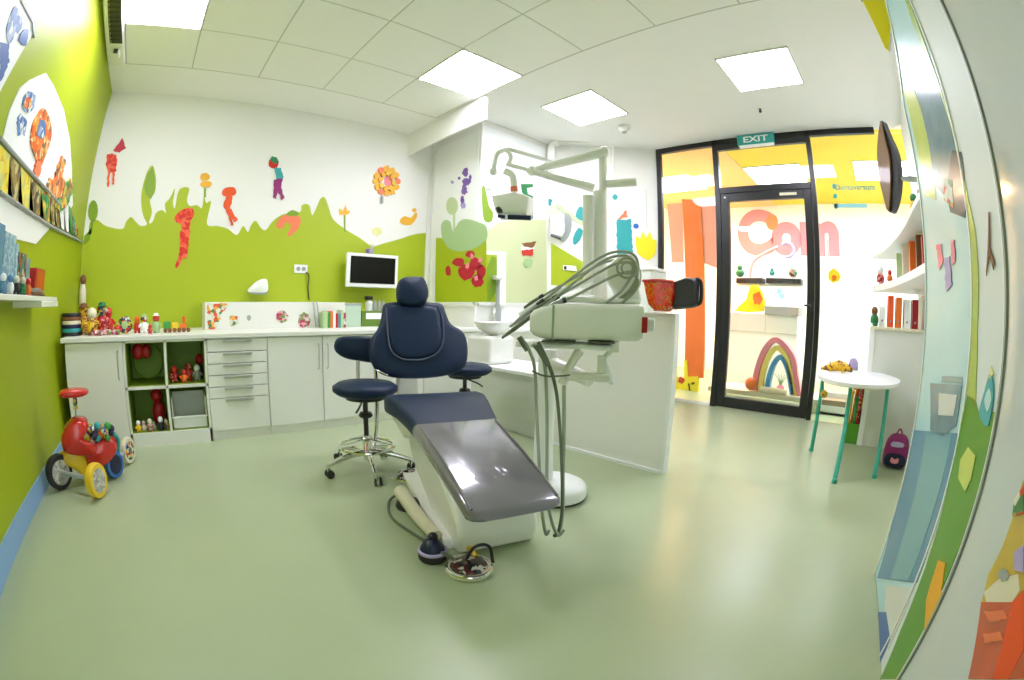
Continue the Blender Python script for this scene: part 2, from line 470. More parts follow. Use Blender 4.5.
# painted landscape on the back wall
hill = [(82, 243), (88, 232), (96, 220), (106, 226), (122, 229), (126, 222), (131, 217), (136, 222), (141, 226), (147, 224), (143, 215), (141, 200), (143, 185), (148, 170), (153, 166),
        (156, 178), (155, 192), (150, 200), (152, 212), (149, 223), (153, 221), (156, 213), (162, 210), (166, 213), (165, 204), (170, 198), (175, 188), (173, 202), (175, 208), (179, 190), (189, 188), (187, 200),
        (190, 206), (197, 205), (202, 208), (204, 195), (206, 203), (211, 202), (207, 224), (218, 226), (228, 229), (237, 235), (243, 226), (248, 232), (252, 224), (256, 221), (261, 228), (266, 230),
        (273, 221), (284, 214), (300, 212), (302, 205), (309, 205), (312, 215), (315, 211), (318, 204), (321, 198), (325, 198), (329, 208), (333, 219), (345, 229), (360, 238), (372, 246), (385, 243), (400, 239),
        (412, 235), (424, 233)]
mb = MB()
pts = [P_back.at(v.x, v.y, .003) for v in catmull([(x, y, 0) for x, y in hill], 4)]
pts = [Vector((XL + .002, D - .003, pts[0].z))] + pts + [Vector((XW - .02, D - .003, P_back.at(426, 233).z)), Vector((XW - .02, D - .003, .7)), Vector((XL + .002, D - .003, .7))]
mb.slab(pts, (0, -1, 0), .003)
mb.build('painted_hills', M['green2'], wb)
mb = MB()
decal(mb, P_back, [(146, 195), (144, 186), (147, 174), (153, 166), (155, 178), (155, 190), (151, 199)], .006)
decal(mb, P_back, ell(93, 211, 5, 11, 12, .05), .006)
decal(mb, P_back, [(90, 222), (93, 221), (92, 233), (88, 236)], .006)
decal(mb, P_back, [(84, 236), (92, 228), (90, 240), (84, 245)], .006)
mb.build('painted_trees', M['leaf'], wb)

# green lower shape and pale mural on the return and short wall
def rough(pix, amp=.7, step=2.2, seed=0):
    R_ = random.Random(seed); out = []
    for i, (x, y) in enumerate(pix):
        x2, y2 = pix[(i + 1) % len(pix)]; L = math.hypot(x2 - x, y2 - y); n = max(1, int(L / step))
        nx_, ny_ = (y2 - y) / (L + 1e-6), -(x2 - x) / (L + 1e-6)
        for k in range(n):
            a = (R_.random() - .5) * 2 * amp * (0 if L < 2 else 1)
            out.append((x + (x2 - x) * k / n + nx_ * a, y + (y2 - y) * k / n + ny_ * a))
    return out
def sticker(name, label, pl, parts, cat='wall sticker', group=None, d=.004):
    c = [pl.at(x, y) for x, y in parts[0][1]]
    c = sum(c, Vector()) / len(c)
    t = thing(name, label, cat, c, 0, group)
    for i, p in enumerate(parts):
        nm, pix, m = p[:3]; sm = p[3] if len(p) > 3 else 0
        if not sm and nm not in ('board', 'background', 'sheet', 'stalk', 'string', 'stem', 'edge_frame'): pix = rough(pix, seed=len(nm) + i)
        mb = MB(); decal(mb, pl, pix, d + .002 * (i + 1), .002 * (i + 1) + d - .0003, sm)
        mb.build(nm, m, t)
    return t

mp = thing('mural_panel', 'tall pale mural panel with green hills and red berries on the short return wall', 'mural', (XW, 3.9, 1.05))
pa = P_A
zt, zb_ = 2.93, 1.05
mb = MB(); mb.box((XW - .012, YB + .03, zb_), (XW - .0005, D - .06, zt)); mb.build('backing', M['bright'], mp)
mb = MB(); mb.box((XW - .018, YB + .0, zb_ - .03), (XW - .0005, D - .05, zb_)); mb.box((XW - .018, D - .09, zb_), (XW - .0005, D - .05, zt)); mb.build('frame', M['white2'], mp)
mb = MB(); decal(mb, pa, [(436, 238), (455, 238), (486, 232), (487, 302), (435, 302)], .014, .002); mb.build('green_field', M['green2'], mp)
mb = MB(); decal(mb, pa, [(441, 226), (445, 220), (450, 222), (453, 231), (459, 222), (466, 219), (478, 222), (486, 226), (486, 240), (470, 250), (452, 250), (443, 240)], .016, .004, 3); mb.build('painted_bush', M['ltgreen'], mp)
mb = MB(); decal(mb, pa, ell(452, 206, 6, 9), .016, .004); decal(mb, pa, [(453, 214), (455, 214), (455, 232), (453, 232)], .016, .004); mb.build('painted_tree', M['sage'], mp)
mb = MB()
for i, (x, y, rx, ry) in enumerate([(465, 172, 4, 6), (466, 182, 5, 5), (464, 190, 4, 6), (462, 200, 2.5, 5), (459, 178, 1.5, 2), (470, 178, 1.5, 4)]): decal(mb, pa, splat(x, y, rx, ry, 14, .5, i), .018, .005)
mb.build('purple_creature', M['purple'], mp)
for a_ in ((452, 182, 2, 2, 10, .4, 3), (463, 205, 3, 5, 12, .5, 4)):
    mb = MB(); decal(mb, pa, splat(*a_), .018, .005); mb.build('lilac_petal', M['lilac'], mp)
mb = MB()
for i, (x, y, rx, ry) in enumerate([(458, 262, 7, 5), (466, 272, 9, 9), (475, 264, 7, 7), (477, 281, 7, 7), (470, 254, 5, 4), (481, 272, 5, 8), (448, 271, 3, 6)]): decal(mb, pa, splat(x, y, rx, ry, 14, .25, i), .018, .005)
mb.build('red_berries', M['crimson'], mp)
for i, (x, y) in enumerate([(472, 256), (480, 260), (476, 278), (467, 266)]):
    mb = MB(); decal(mb, pa, splat(x, y, 2.5, 3.5, 10, .4, i), .020, .006); mb.build('pink_highlight', M['pink'], mp)
mp2 = thing('mural_panel', 'pale olive hill mural panel on the wall facing the camera behind the lamp', 'mural', (3.4, YB, 1.05))
mb = MB(); mb.box((XW + .0, YB - .012, zb_), (XB - .06, YB - .0005, 2.99)); mb.build('backing', M['bright'], mp2)
mb = MB(); decal(mb, P_B, [(478, 240), (486, 232), (500, 222), (518, 219), (546, 220), (547, 303), (478, 303)], .014, .002); mb.build('olive_hill', M['olive'], mp2)
mb = MB(); decal(mb, P_B, [(482, 188), (485, 187), (489, 206), (493, 212), (492, 221), (486, 222), (483, 214)], .016, .004, 2); mb.build('green_sprout', M['leaf'], mp2)
mb = MB(); decal(mb, P_B, [(486, 188), (494, 190), (494, 191), (486, 189.5)], .016, .004); mb.build('grey_twig', M['grey'], mp2)
mb = MB()
decal(mb, P_B, [(521, 184), (533, 184), (533, 187), (527, 188), (528, 194), (533, 196), (533, 219), (529, 219), (529, 200), (522, 192)], .016, .004)
mb.build('dark_green_bracket', M['dgreen'], mp2)
lfp = thing('leaf_picture', 'small white-edged green leaf picture left of the pale olive hill', 'picture', P_B.at(492, 280))
mb = MB(); decal(mb, P_B, [(479, 250), (506, 252), (506, 306), (479, 305)], .022, .010); mb.build('white_mount', M['bright'], lfp)
mb = MB(); decal(mb, P_B, [(480, 254), (497, 255), (497, 302), (480, 302)], .024, .004); mb.build('green_print', M['green2'], lfp)
mb = MB(); decal(mb, P_B, [(484, 300), (486, 270), (492, 256), (497, 258), (497, 290), (490, 302)], .026, .004); mb.build('leaf_print', M['leaf'], lfp)
sticker('wall_sticker', 'small red and white figure sticker on the pale olive mural', P_B, [('body', splat(528, 249, 7, 6, 14, .2, 1), M['bright']), ('hat', [(522, 243), (536, 241), (533, 248), (524, 247)], M['brown']), ('shirt', [(522, 250), (534, 249), (533, 256), (523, 256)], M['red']), ('base', ell(528, 263, 5, 5), M['ltgreen'])], d=.014)

# slanting wall: green wedge and mural
mb = MB(); decal(mb, P_C, [(551, 243), (595, 269), (590, 288), (551, 285)], .003, .003); mb.build('painted_wedge', M['green2'], wc)
sticker('wall_sticker', 'long sticker of a slide with dark, tan and teal blocks beside the lamp', P_C,
        [('tan_block', [(541, 210), (546, 199), (553, 203), (560, 212), (553, 222), (543, 222)], M['cream']),
         ('dark_block', [(542, 205), (548, 207), (546, 217), (540, 215)], M['navyfig']),
         ('teal_block', [(546, 198), (553, 200), (551, 206), (545, 205)], M['teal']),
         ('slide_rail', [(557, 203), (570, 212), (585, 224), (584, 227), (569, 216), (556, 207)], M['sage']),
         ('grey_arch', [(565, 214), (571, 217), (571, 230), (566, 240), (560, 241), (565, 230)], M['grey'], 3)])
sticker('wall_sticker', 'teal bird sticker above a trailing tail near the lamp post', P_C,
        [('body', splat(581, 214, 6, 8, 14, .25, 2), M['teal']), ('tail', [(578, 228), (583, 231), (580, 240), (574, 245), (573, 238)], M['teal'], 2)])
sticker('wall_sticker', 'tall teal bucket sticker with a coral top beside the yellow sticker', P_C,
        [('bucket', [(617, 220), (631, 219), (633, 254), (617, 256)], M['teal']), ('coral_top', [(618, 219), (626, 210), (628, 217)], M['coral'], 0), ('blue_tag', splat(636, 226, 3, 3, 10, .2, 4), M['blue'])])
sticker('wall_sticker', 'small round teal sticker near the top of the lamp post', P_C, [('dot', splat(615, 197, 3, 3, 10, .2, 8), M['teal'])])
sticker('wall_sticker', 'bright yellow blob sticker with a blue shadow beside the glass partition', P_door if False else P_C,
        [('blob', [(636, 236), (640, 239), (643, 231), (646, 238), (650, 232), (653, 240), (656, 240), (656, 252), (650, 260), (644, 258), (637, 252)], M['yel2'], 2), ('stem', [(645, 190), (646.2, 190), (647.5, 228), (646, 228)], M['ltgrey'])])

# stickers on the back wall
sticker('wall_sticker', 'red scribbled figure sticker nearest the green side wall', P_back,
        [('body', [(107, 154), (112, 153), (117, 155), (116, 172), (109, 173), (106, 164)], M['scr_red']),
         ('cap', [(113, 150), (122, 138), (126, 148), (119, 153)], M['crimson']),
         ('legs', [(108, 172), (110, 172), (109, 187), (107, 186)], M['orange2']), ('legs', [(112, 172), (115, 172), (114, 185), (112, 184)], M['orange2'])])
sticker('wall_sticker', 'yellow round lollipop flower sticker on a green stalk', P_back,
        [('petals', ell(205, 177, 5, 4), M['amber']), ('petals', ell(206, 184, 6, 3.5), M['amber']), ('stalk', [(204, 188), (206, 188), (206, 197), (204, 197)], M['leaf'])])
sticker('wall_sticker', 'orange mushroom-headed figure sticker on the white wall', P_back,
        [('cap', [(222, 192), (225, 188), (233, 187), (236, 190), (235, 195), (224, 196)], M['orange2'], 2),
         ('body', [(226, 196), (232, 196), (231, 206), (228, 214), (223, 206)], M['orange2'], 0),
         ('legs', [(227, 210), (231, 209), (238, 220), (235, 222), (230, 216), (234, 225), (231, 225)], M['orange2'])])
sticker('wall_sticker', 'long coral red figure sticker running down over the green hills', P_back,
        [('cap', [(174, 219), (180, 211), (188, 208), (193, 209), (194, 216), (188, 222), (180, 224)], M['scr_red'], 2),
         ('body', [(182, 219), (190, 219), (190, 232), (185, 240), (180, 236)], M['scr_red']),
         ('legs', [(180, 232), (190, 228), (187, 258), (183, 258), (177, 268), (175, 268), (180, 250)], M['scr_red'])])
sticker('wall_sticker', 'dark-capped figure sticker with teal shirt high on the white wall', P_back,
        [('head', ell(274, 163, 5, 6), M['red']), ('cap', [(269, 160), (272, 156), (277, 157), (279, 162), (274, 163)], M['dgreen']),
         ('shirt', [(275, 167), (281, 168), (284, 178), (276, 180)], M['teal']),
         ('trousers', [(274, 180), (283, 178), (281, 188), (285, 198), (282, 200), (278, 190), (276, 199), (273, 197)], M['magenta'])])
mbp = []
R = random.Random(5)
parts = [('centre', splat(388, 181, 4, 7, 12, .2, 2), M['pink'])]
for i in range(12):
    a = 2 * PI * i / 12
    parts.append(('petal', splat(387 + 11 * math.cos(a), 181 + 12 * math.sin(a), 3.6, 3.8, 10, .35, i), M['amber'] if i % 4 else M['coral']))
for i in range(8):
    a = 2 * PI * i / 8 + .2
    parts.append(('petal', splat(387.5 + 6.5 * math.cos(a), 181 + 8 * math.sin(a), 3, 3.2, 9, .4, 30 + i), M['amber'] if i % 3 else M['yellow']))
parts.append(('stalk', [(382.3, 196), (383.3, 196), (383.3, 203), (382.3, 203)], M['grey']))
sticker('wall_sticker', 'big round amber flower sticker with a pink centre', P_back, parts)
sticker('wall_sticker', 'orange-red crab claw sticker on top of the green hill', P_back,
        [('claw', [(276, 226), (280, 218), (288, 214), (298, 215), (301, 222), (297, 230), (290, 236), (287, 235), (291, 226), (286, 222), (282, 229)], M['coral'], 2), ('leaf_cap', [(286, 215), (292, 210), (299, 213), (296, 216)], M['leaf'], 2)])
sticker('wall_sticker', 'small amber tulip sticker on a thin stalk above the slope', P_back,
        [('flower', [(339, 209), (343, 211), (345, 204), (347, 211), (350, 210), (349, 214), (340, 215)], M['amber'], 0), ('stalk', [(344, 215), (345.4, 215), (345.6, 232), (344.2, 231)], M['leaf'])])
sticker('wall_sticker', 'amber little snail sticker near the corner of the back wall', P_back,
        [('body', [(400, 220), (405, 216), (411, 218), (416, 212), (417, 217), (411, 225), (402, 224)], M['amber'], 2), ('head', ell(414.5, 210, 2, 2), M['amber'])])
sticker('wall_sticker', 'pale yellow sun sticker above the computer monitor', P_back, [('sun', splat(377, 231, 6, 5, 14, .4, 9), M['paleyel'])])

# left wall pictures
sticker('wall_mural', 'large white wall sticker with orange and blue painted figures on green wall', P_left,
        [('background', [(3, 138), (10, 110), (20, 88), (30, 80), (46, 73), (54, 86), (64, 110), (70, 140), (72, 168), (73, 205), (60, 226), (48, 192)], M['bright']),
         ('blue_figure', [(17, 118), (21, 113), (27, 120), (25, 136), (22, 134), (17, 136)], M['scr_blue']),
         ('blue_outline', ell(29, 102, 6.5, 11, 16, .2), M['scr_blue']), ('red_head', ell(28, 103, 4, 6, 12, .2), M['scr_orange']),
         ('orange_egg', [(44, 108), (50, 118), (52, 134), (48, 150), (41, 166), (35, 156), (31, 142), (33, 124), (38, 114)], M['scr_orange'], 3),
         ('dark_core', ell(42, 129, 4, 10, 12, .1), M['scr_blue']), ('orange_drip', [(37, 160), (42, 164), (40, 176), (37, 182), (35, 172)], M['coral']),
         ('orange_flames', [(47, 190), (50, 178), (54, 182), (58, 168), (62, 156), (66, 160), (63, 176), (67, 186), (60, 198), (50, 199)], M['scr_orange']),
         ('green_bush', [(62, 196), (66, 184), (71, 178), (73, 190), (68, 205), (60, 212), (54, 205)], M['scr_green'])], cat='mural')
lp = thing('picture_strip', 'long colourful picture strip between two rails on green wall', 'picture', P_left.at(20, 190))
mb = MB(); decal(mb, P_left, [(0, 144), (48, 196), (70, 205), (79, 236), (50, 223), (0, 190)], .012, .010); mb.build('backing', M['bright'], lp)
cols = ['scr_yellow', 'scr_brown', 'scr_yellow', 'scr_brown', 'scr_green', 'scr_brown', 'scr_brown', 'bright', 'bright', 'grn', 'scr_green', 'teal', 'scr_orange', 'spots']
top = [(0, 144), (48, 196), (70, 205), (78, 230)]; bot = [(0, 190), (50, 223), (72, 234), (79, 238)]
def lerpl(L, t):
    f = t * (len(L) - 1); i = min(int(f), len(L) - 2); f -= i
    return (L[i][0] + (L[i + 1][0] - L[i][0]) * f, L[i][1] + (L[i + 1][1] - L[i][1]) * f)
for i, c in enumerate(cols):
    t0, t1 = i / len(cols), (i + 1) / len(cols)
    a, b, c2, d2 = lerpl(top, t0), lerpl(top, t1), lerpl(bot, min(1, t1 + .01)), lerpl(bot, max(0, t0 - .02))
    mb = MB(); decal(mb, P_left, [a, b, c2, d2], .016, .004); mb.build('painted_patch', M[c], lp)
for pr in ([(0, 138), (48, 191), (60, 205)], [(0, 192), (50, 226), (82, 242)]):
    mb = MB(); mb.tube([P_left.at(x, y, .015) for x, y in pr], .012, 8, False); mb.build('rail', M['grey'], lp)
sticker('picture_board', 'white picture board with a blue painted swan at the top of the green wall', P_left,
        [('board', [(0, 0), (21, 0), (34, 22), (34, 32), (14, 66), (0, 92)], M['bright']),
         ('blue_body', [(0, 42), (9, 44), (9, 62), (3, 78), (0, 82)], mat('royal_blue', (.06, .14, .40), .5), 0),
         ('blue_neck', [(9, 44), (7, 28), (12, 12), (16, 6), (22, 16), (22, 28), (14, 38)], M['scr_blue'], 2),
         ('blue_wing', [(19, 40), (24, 30), (29, 30), (26, 46)], M['blue'], 2),
         ('edge_frame', [(21, 0), (24, 0), (37, 24), (35, 38), (33, 30), (33, 23)], M['grey'])], cat='picture')
sticker('paper_sheet', 'blank white paper sheet hanging below the picture strip', P_left, [('sheet', [(0, 195), (50, 228), (36, 244), (20, 240), (0, 235)], M['bright'])], cat='paper')

# ------------------------------------------------------------------ ceiling lamps and fittings
def ceiling_lamp(x0, y0, x1, y1, label):
    t = thing('ceiling_lamp', label, 'ceiling lamp', ((x0 + x1) / 2, (y0 + y1) / 2, H), 0, None)
    mb = MB(); mb.box((x0 + .012, y0 + .012, H - .010), (x1 - .012, y1 - .012, H - .004)); mb.build('diffuser', M['lamp'], t)
    mb = MB()
    for a, b in (((x0, y0), (x1, y0 + .012)), ((x0, y1 - .012), (x1, y1)), ((x0, y0), (x0 + .012, y1)), ((x1 - .012, y0), (x1, y1))):
        mb.box((a[0], a[1], H - .014), (b[0], b[1], H))
    mb.build('frame', M['white'], t)
ceiling_lamp(TX - TS, TY - 2 * TS, TX, TY - TS, 'square ceiling light panel in the tiles at the step edge')
ceiling_lamp(TX - 5 * TS, TY - 2 * TS, TX - 4 * TS, TY - TS, 'square ceiling light panel nearest the green wall')
q = P_ceil.at(547, 104); ceiling_lamp(3.06, 2.24, 3.70, 2.87, 'middle ceiling light panel over the dental unit')
ceiling_lamp(3.10, .39, 3.72, 1.02, 'ceiling light panel nearest the glass door')
ceiling_lamp(TX + .3, YF + .05, TX + .96, YF + .45, 'ceiling light panel by the front wall')if False else None
ceiling_lamp(TX - 2 * TS, TY - 6 * TS, TX - TS, TY - 5 * TS, 'ceiling light panel almost overhead') if False else None
t = thing('smoke_detector', 'small white smoke detector on the ceiling near the lamp', 'smoke detector', P_ceil.at(624, 125))
MB().lathe(P_ceil.at(624, 127) - Vector((0, 0, .06)), [(.03, 0), (.05, .015), (.07, .04), (.07, .06)], 20).build('dome', M['white'], t)
MB().lathe(P_ceil.at(624, 127) - Vector((0, 0, .075)), [(.02, 0), (.028, .006), (.028, .016)], 16).build('sensor', M['grey'], t)
t = thing('ceiling_hook', 'tiny dark hook on the ceiling above the door', 'hook', P_ceil.at(760, 108))
MB().lathe(P_ceil.at(760, 109) - Vector((0, 0, .04)), [(.01, 0), (.018, .01), (.01, .03), (.015, .04)], 12).build('hook_stem', M['blackp'], t)
t = thing('ceiling_projector_slot', 'long black recessed grille in a white ceiling box by the green wall', 'ceiling vent', P_ceil.at(124, 30))
a = P_ceil.at(110, 0); 
MB().box((XL + .02, 2.2, H - .05), (-.832, 3.82, H - .0)).build('housing', M['plaster'], t, bevel=.01)
mb = MB(); mb.box((-.94, 2.2, H - .058), (-.838, 3.42, H - .049)); mb.build('grille', M['blackp'], t)
mb = MB(); mb.box((-.952, 2.2, H - .059), (-.945, 3.42, H - .056))
for i in range(18): mb.box((-.95, 2.25 + .065 * i, H - .062), (-.85, 2.262 + .065 * i, H - .057))
mb.build('grille_texture', M['blackp'], t)
MB().box((-.94, 3.52, H - .085), (-.86, 3.62, H - .049)).build('sensor_box', M['white'], t, bevel=.006)
MB().box((-.915, 3.50, H - .088), (-.875, 3.53, H - .06)).build('dark_lens', M['blackp'], t)

# ------------------------------------------------------------------ glazed door wall
def bar(mb, y0, y1, z0, z1, dx=.03, x=XD): mb.box((x - dx, y0, z0), (x + dx, y1, z1))
ft = thing('glazing_frame', 'black metal frame of the glazed entrance wall', 'door frame', (XD, 1.5, 0))
mb = MB(); bar(mb, 2.47, YC - .0, 0, H); mb.build('side_post', M['black'], ft, bevel=.004)
mb = MB(); bar(mb, 1.70, 1.765, 0, H); mb.build('door_post', M['black'], ft, bevel=.004)
mb = MB(); bar(mb, .555, .61, 0, H); mb.build('door_post', M['black'], ft, bevel=.004)
mb = MB(); bar(mb, -.22, 2.47, 3.0, H - .001); mb.build('head_rail', M['black'], ft, bevel=.004)
mb = MB(); bar(mb, .61, 1.70, 2.40, 2.47); mb.build('transom_bar', M['black'], ft, bevel=.004)
mb = MB(); bar(mb, .61, 1.70, 2.93, 3.0, .025); mb.build('transom_top_bar', M['black'], ft)
mb = MB(); bar(mb, 1.765, 2.47, 0, .03); mb.build('bottom_rail', M['white2'], ft)
mb = MB()
for y0, y1, z0, z1 in ((1.765, 2.47, .03, 3.0), (YF + .001, .555, .0, 3.0), (.61, 1.70, 2.47, 2.93)): mb.box((XD - .004, y0, z0), (XD + .004, y1, z1))
mb.build('fixed_glass', M['glass'], ft)
dr = struct('door_1', MB(), M['black']) if False else None
dt = bpy.data.objects.new('door_1', None); COL.objects.link(dt); dt.location = (XD, 1.15, 0); dt['kind'] = 'structure'
mb = MB(); bar(mb, 1.60, 1.695, .012, 2.395); bar(mb, .615, .70, .012, 2.395); bar(mb, .70, 1.60, 2.30, 2.395); bar(mb, .70, 1.60, .012, .125)
mb.build('door_leaf_frame', M['black'], dt, bevel=.003)
mb = MB(); mb.box((XD - .004, .70, .125), (XD + .004, 1.60, 2.30)); mb.build('door_glass_pane', M['glass'], dt)
mb = MB(); mb.box((XD - .045, .62, 1.12), (XD - .029, .69, 1.22)); mb.tube([(XD - .04, .655, 1.17), (XD - .09, .655, 1.17), (XD - .09, .72, 1.17)], .011, 8, False); mb.build('door_handle', M['blackp'], dt)
mb = MB(); mb.box((XD - .034, .78, 2.335), (XD - .029, .98, 2.365)); mb.build('brass_plate', M['cream'], dt)
mb = MB(); mb.lathe((XD - .036, 1.64, 2.35), [(.012, 0), (.012, .008)], 12, (1, 0, 0)); mb.build('white_button', M['bright'], dt)
es = thing('exit_sign', 'green lit exit sign above the black glazed door', 'exit sign', (XD - .05, 1.2, 3.0))
MB().box((XD - .08, .97, 2.94), (XD - .031, 1.42, 3.063)).build('housing', M['teal'], es, bevel=.004)
MB().box((XD - .075, .98, 2.915), (XD - .035, 1.40, 2.94)).build('light_strip', M['bright'], es)
def text(name, body, m, parent, loc, rot, size, ext=.004, bold=0.0, align='CENTER', sx=1.0):
    c = bpy.data.curves.new(name, 'FONT'); c.body = body; c.size = size; c.extrude = ext; c.offset = bold; c.align_x = align; c.align_y = 'CENTER'
    c.materials.append(m); o = bpy.data.objects.new(name, c); COL.objects.link(o)
    o.parent = parent; lw = frame(parent).inverted() @ (Matrix.Translation(loc) @ rot.to_matrix().to_4x4()) if parent else None
    o.matrix_local = lw @ Matrix.Diagonal((sx, 1, 1, 1))
    bpy.context.view_layer.update()
    me = bpy.data.meshes.new_from_object(o.evaluated_get(bpy.context.evaluated_depsgraph_get()))
    o2 = bpy.data.objects.new(name, me); o2.matrix_local = o.matrix_local.copy(); COL.objects.link(o2); o2.parent = parent
    ml = o.matrix_local.copy(); bpy.data.objects.remove(o); o2.matrix_local = ml; o2.name = name; return o2
from mathutils import Euler
FACE_X = Euler((PI / 2, 0, -PI / 2))         # reads towards -X
text('sign_lettering', 'EXIT', M['bright'], es, (XD - .082, 1.195, 2.998), FACE_X, .10, .001, .002, sx=1.5)

# corridor beyond the glass
cw = struct('wall_corridor', MB().box((XR - .1, YF - 1.6, 0), (XR, D, H)), M['bright'])
struct('wall_corridor_side', MB().box((XD + .05, 3.9, 0), (XR, 4.0, H)), M['bright'])
struct('wall_corridor_end', MB().box((XD + .05, -1.9, 0), (XR, -1.8, H)), M['bright'])
struct('ceiling_corridor', MB().box((XD + .05, -1.9, H), (XR, D, H + .08)), mat('yellow_ceiling', (0.86, 0.66, 0.03), .6))
MB().box((XD + .05, 1.72, H - .012), (XR, 3.9, H - .001)).build('peach_ceiling_field', mat('peach_ceiling', (0.92, 0.60, 0.22), .6), bpy.data.objects['ceiling_corridor'])
struct('floor_corridor', MB().box((XD, -1.9, -.06), (XR, YF - .1, 0)), M['bright'])
PR = PX(XR - .1)
def wallpaint(name, pix, m, d=.003, pl=PR, par=None): 
    mb = MB(); decal(mb, pl, pix, d, d - .0005); return mb.build(name, m, par or cw)
# orange corridor panel standing behind the side glass
op = thing('orange_panel', 'tall orange display panel behind the left side glass', 'display panel', (5.6, 2.55, 0))
PO = PX(5.6)
mb = MB(); decal(mb, PO, [(682, 199), (700, 200), (703, 378), (684, 378)], 0, .04); mb.build('orange_board', M['orange'], op)
mb = MB(); decal(mb, PO, [(667, 204), (682, 203), (683, 262), (672, 262)], -.02, .03); decal(mb, PO, [(700, 203), (716, 205), (716, 268), (701, 262)], -.02, .03); mb.build('coral_side_board', mat('pale_coral', (.86, .36, .26), .5), op)
mb = MB(); decal(mb, PO, [(672, 378), (698, 376), (697, 407), (672, 409)], .01, .06, 0); mb.build('yellow_giraffe_print', M['yel2'], op)
mb = MB(); decal(mb, PO, [(684, 361), (687, 360), (688, 380), (684, 380)], .012, .02); decal(mb, PO, [(672, 362), (676, 361), (678, 400), (673, 406)], .014, .02); mb.build('print_horns', M['yel2'], op)
mb = MB(); decal(mb, PO, splat(681, 380, 4, 4, 10, .4, 3), .02, .01); mb.build('red_bow', M['red'], op)
mb = MB(); decal(mb, PO, [(688, 384), (689, 383), (691, 398), (690, 399)], .02, .01); decal(mb, PO, [(691, 383), (694, 382), (694, 384), (692, 385)], .02, .01); decal(mb, PO, [(683, 402), (694, 401), (694, 403), (683, 404)], .02, .01); mb.build('dark_lines', M['blackp'], op)

sg = thing('wall_lettering', 'large pink bubble letters on the corridor wall behind the door', 'lettering', PR.at(770, 232))
PS = PR
p0, p1 = PS.at(744, 232), PS.at(838, 228)
th_ = abs(p0.y - p1.y)
pinkm = mat('letter_pink', (0.85, 0.22, 0.28), .5)
text('lettering_text', 'Com', pinkm, sg, ((XR - .115), (p0.y + p1.y) / 2 + .05, PS.at(770, 232).z - .05), FACE_X, 1.05, .01, .06, sx=.92)
mb = MB(); decal(mb, PS, ell(772, 222, 6, 8), .03, .01); mb.build('face_motif', M['coral'], sg)

def bench(): pass
tb = thing('toy_shelf', 'dark double wall shelf with small toys behind the door glass', 'shelf', (6.4, 1.4, 1.4))
PT = PX(6.4)
mb = MB(); decal(mb, PT, [(736, 278), (762, 278), (762, 283), (736, 283)], 0, .2); decal(mb, PT, [(766, 278), (801, 279), (801, 284), (766, 283)], 0, .2); mb.build('shelf_board', M['blackp'], tb, bevel=.004)
mb = MB(); decal(mb, PT, [(735, 276), (803, 277), (803, 287), (735, 286)], -.2, .04); mb.build('back_board', M['bright'], tb)
for nm, lab, pix, m in (('toy_frog', 'green frog toy on the dark shelf behind the door', splat(740, 271, 4, 5, 12, .3, 1), 'dgreen'),
                        ('toy_bird', 'small teal bird toy on the dark shelf behind the door', splat(772, 271, 4, 5, 12, .4, 2), 'teal'),
                        ('toy_train', 'red and green toy at the end of the dark shelf behind the door', splat(793, 270, 5, 6, 12, .3, 3), 'spots')):
    t = thing(nm, lab, 'toy', PT.at(*pix[0], -.05)); mb = MB(); cc = PT.at(sum(p[0] for p in pix) / 12, 273, -.05)
    rr = abs(PT.at(pix[0][0], 270).y - cc.y) * .9
    mb.ball(cc + Vector((0, 0, -.0)), (rr, rr, rr * .9)); mb.build('body', M[m], t)
    mb = MB(); mb.ball(cc + Vector((-.02, 0, rr * 1.1)), rr * .6); mb.build('head', M['bright' if m == 'spots' else m], t)
t = thing('arched_lamp', 'pale pink arched desk lamp with lilac head behind the door', 'lamp', PT.at(750, 278, .02))
mb = MB(); mb.tube([PT.at(750, 277, -.02), PT.at(753, 262, -.02), PT.at(765, 253, -.02), PT.at(778, 247, -.02)], .022, 8); mb.build('arm', mat('pale_pink', (.85, .5, .5), .5), t)
mb = MB(); mb.torus(PT.at(787, 250, -.02), .10, .025, (1, .2, 0), 20, 8, arc=.7); mb.build('lamp_head', M['lilac'], t)
t = thing('toy_slide', 'yellow curved toy slide under the dark shelf behind the door', 'toy slide', PT.at(745, 312))
mb = MB(); decal(mb, PT, [(735, 311), (746, 300), (750, 286), (757, 285), (764, 300), (762, 311)], .05, .10, 2); mb.build('slide', M['yel2'], t)
mb = MB(); decal(mb, PT, splat(757, 298, 6, 8, 12, .4, 3), .07, .02); mb.build('orange_flowers', M['orange'], t)
t = thing('reception_desk', 'pale grey reception desk behind the door glass', 'desk', PT.at(765, 340))
mb = MB(); a = PT.at(768, 306); b = PT.at(798, 335); mb.box((6.3, b.y, b.z), (6.6, a.y, a.z)); mb.build('front_panel', M['ltgrey'], t, bevel=.01)
mb = MB(); mb.box((6.25, b.y - .02, a.z - .12), (6.62, a.y + .02, a.z)); mb.build('desk_top', M['grey'], t, bevel=.01)
mb = MB(); a2 = PT.at(732, 312); mb.box((6.3, a.y, b.z), (6.6, a2.y, a2.z)); mb.build('side_panel', M['ltgrey'], t, bevel=.01)
mb = MB(); mb.box((6.35, b.y, 0), (6.5, a2.y, b.z)); mb.build('plinth', M['bright'], t)
t = thing('butterfly_sticker', 'small blue flower decoration below the dark shelf behind the door', 'decoration', PR.at(780, 292))
mb = MB(); decal(mb, PR, splat(779, 291, 4, 4, 10, .4, 1), .01, .0095); decal(mb, PR, splat(782, 296, 4, 4, 10, .4, 2), .012, .0115); mb.build('petals', mat('sky_blue', (.2, .55, .8), .5), t)
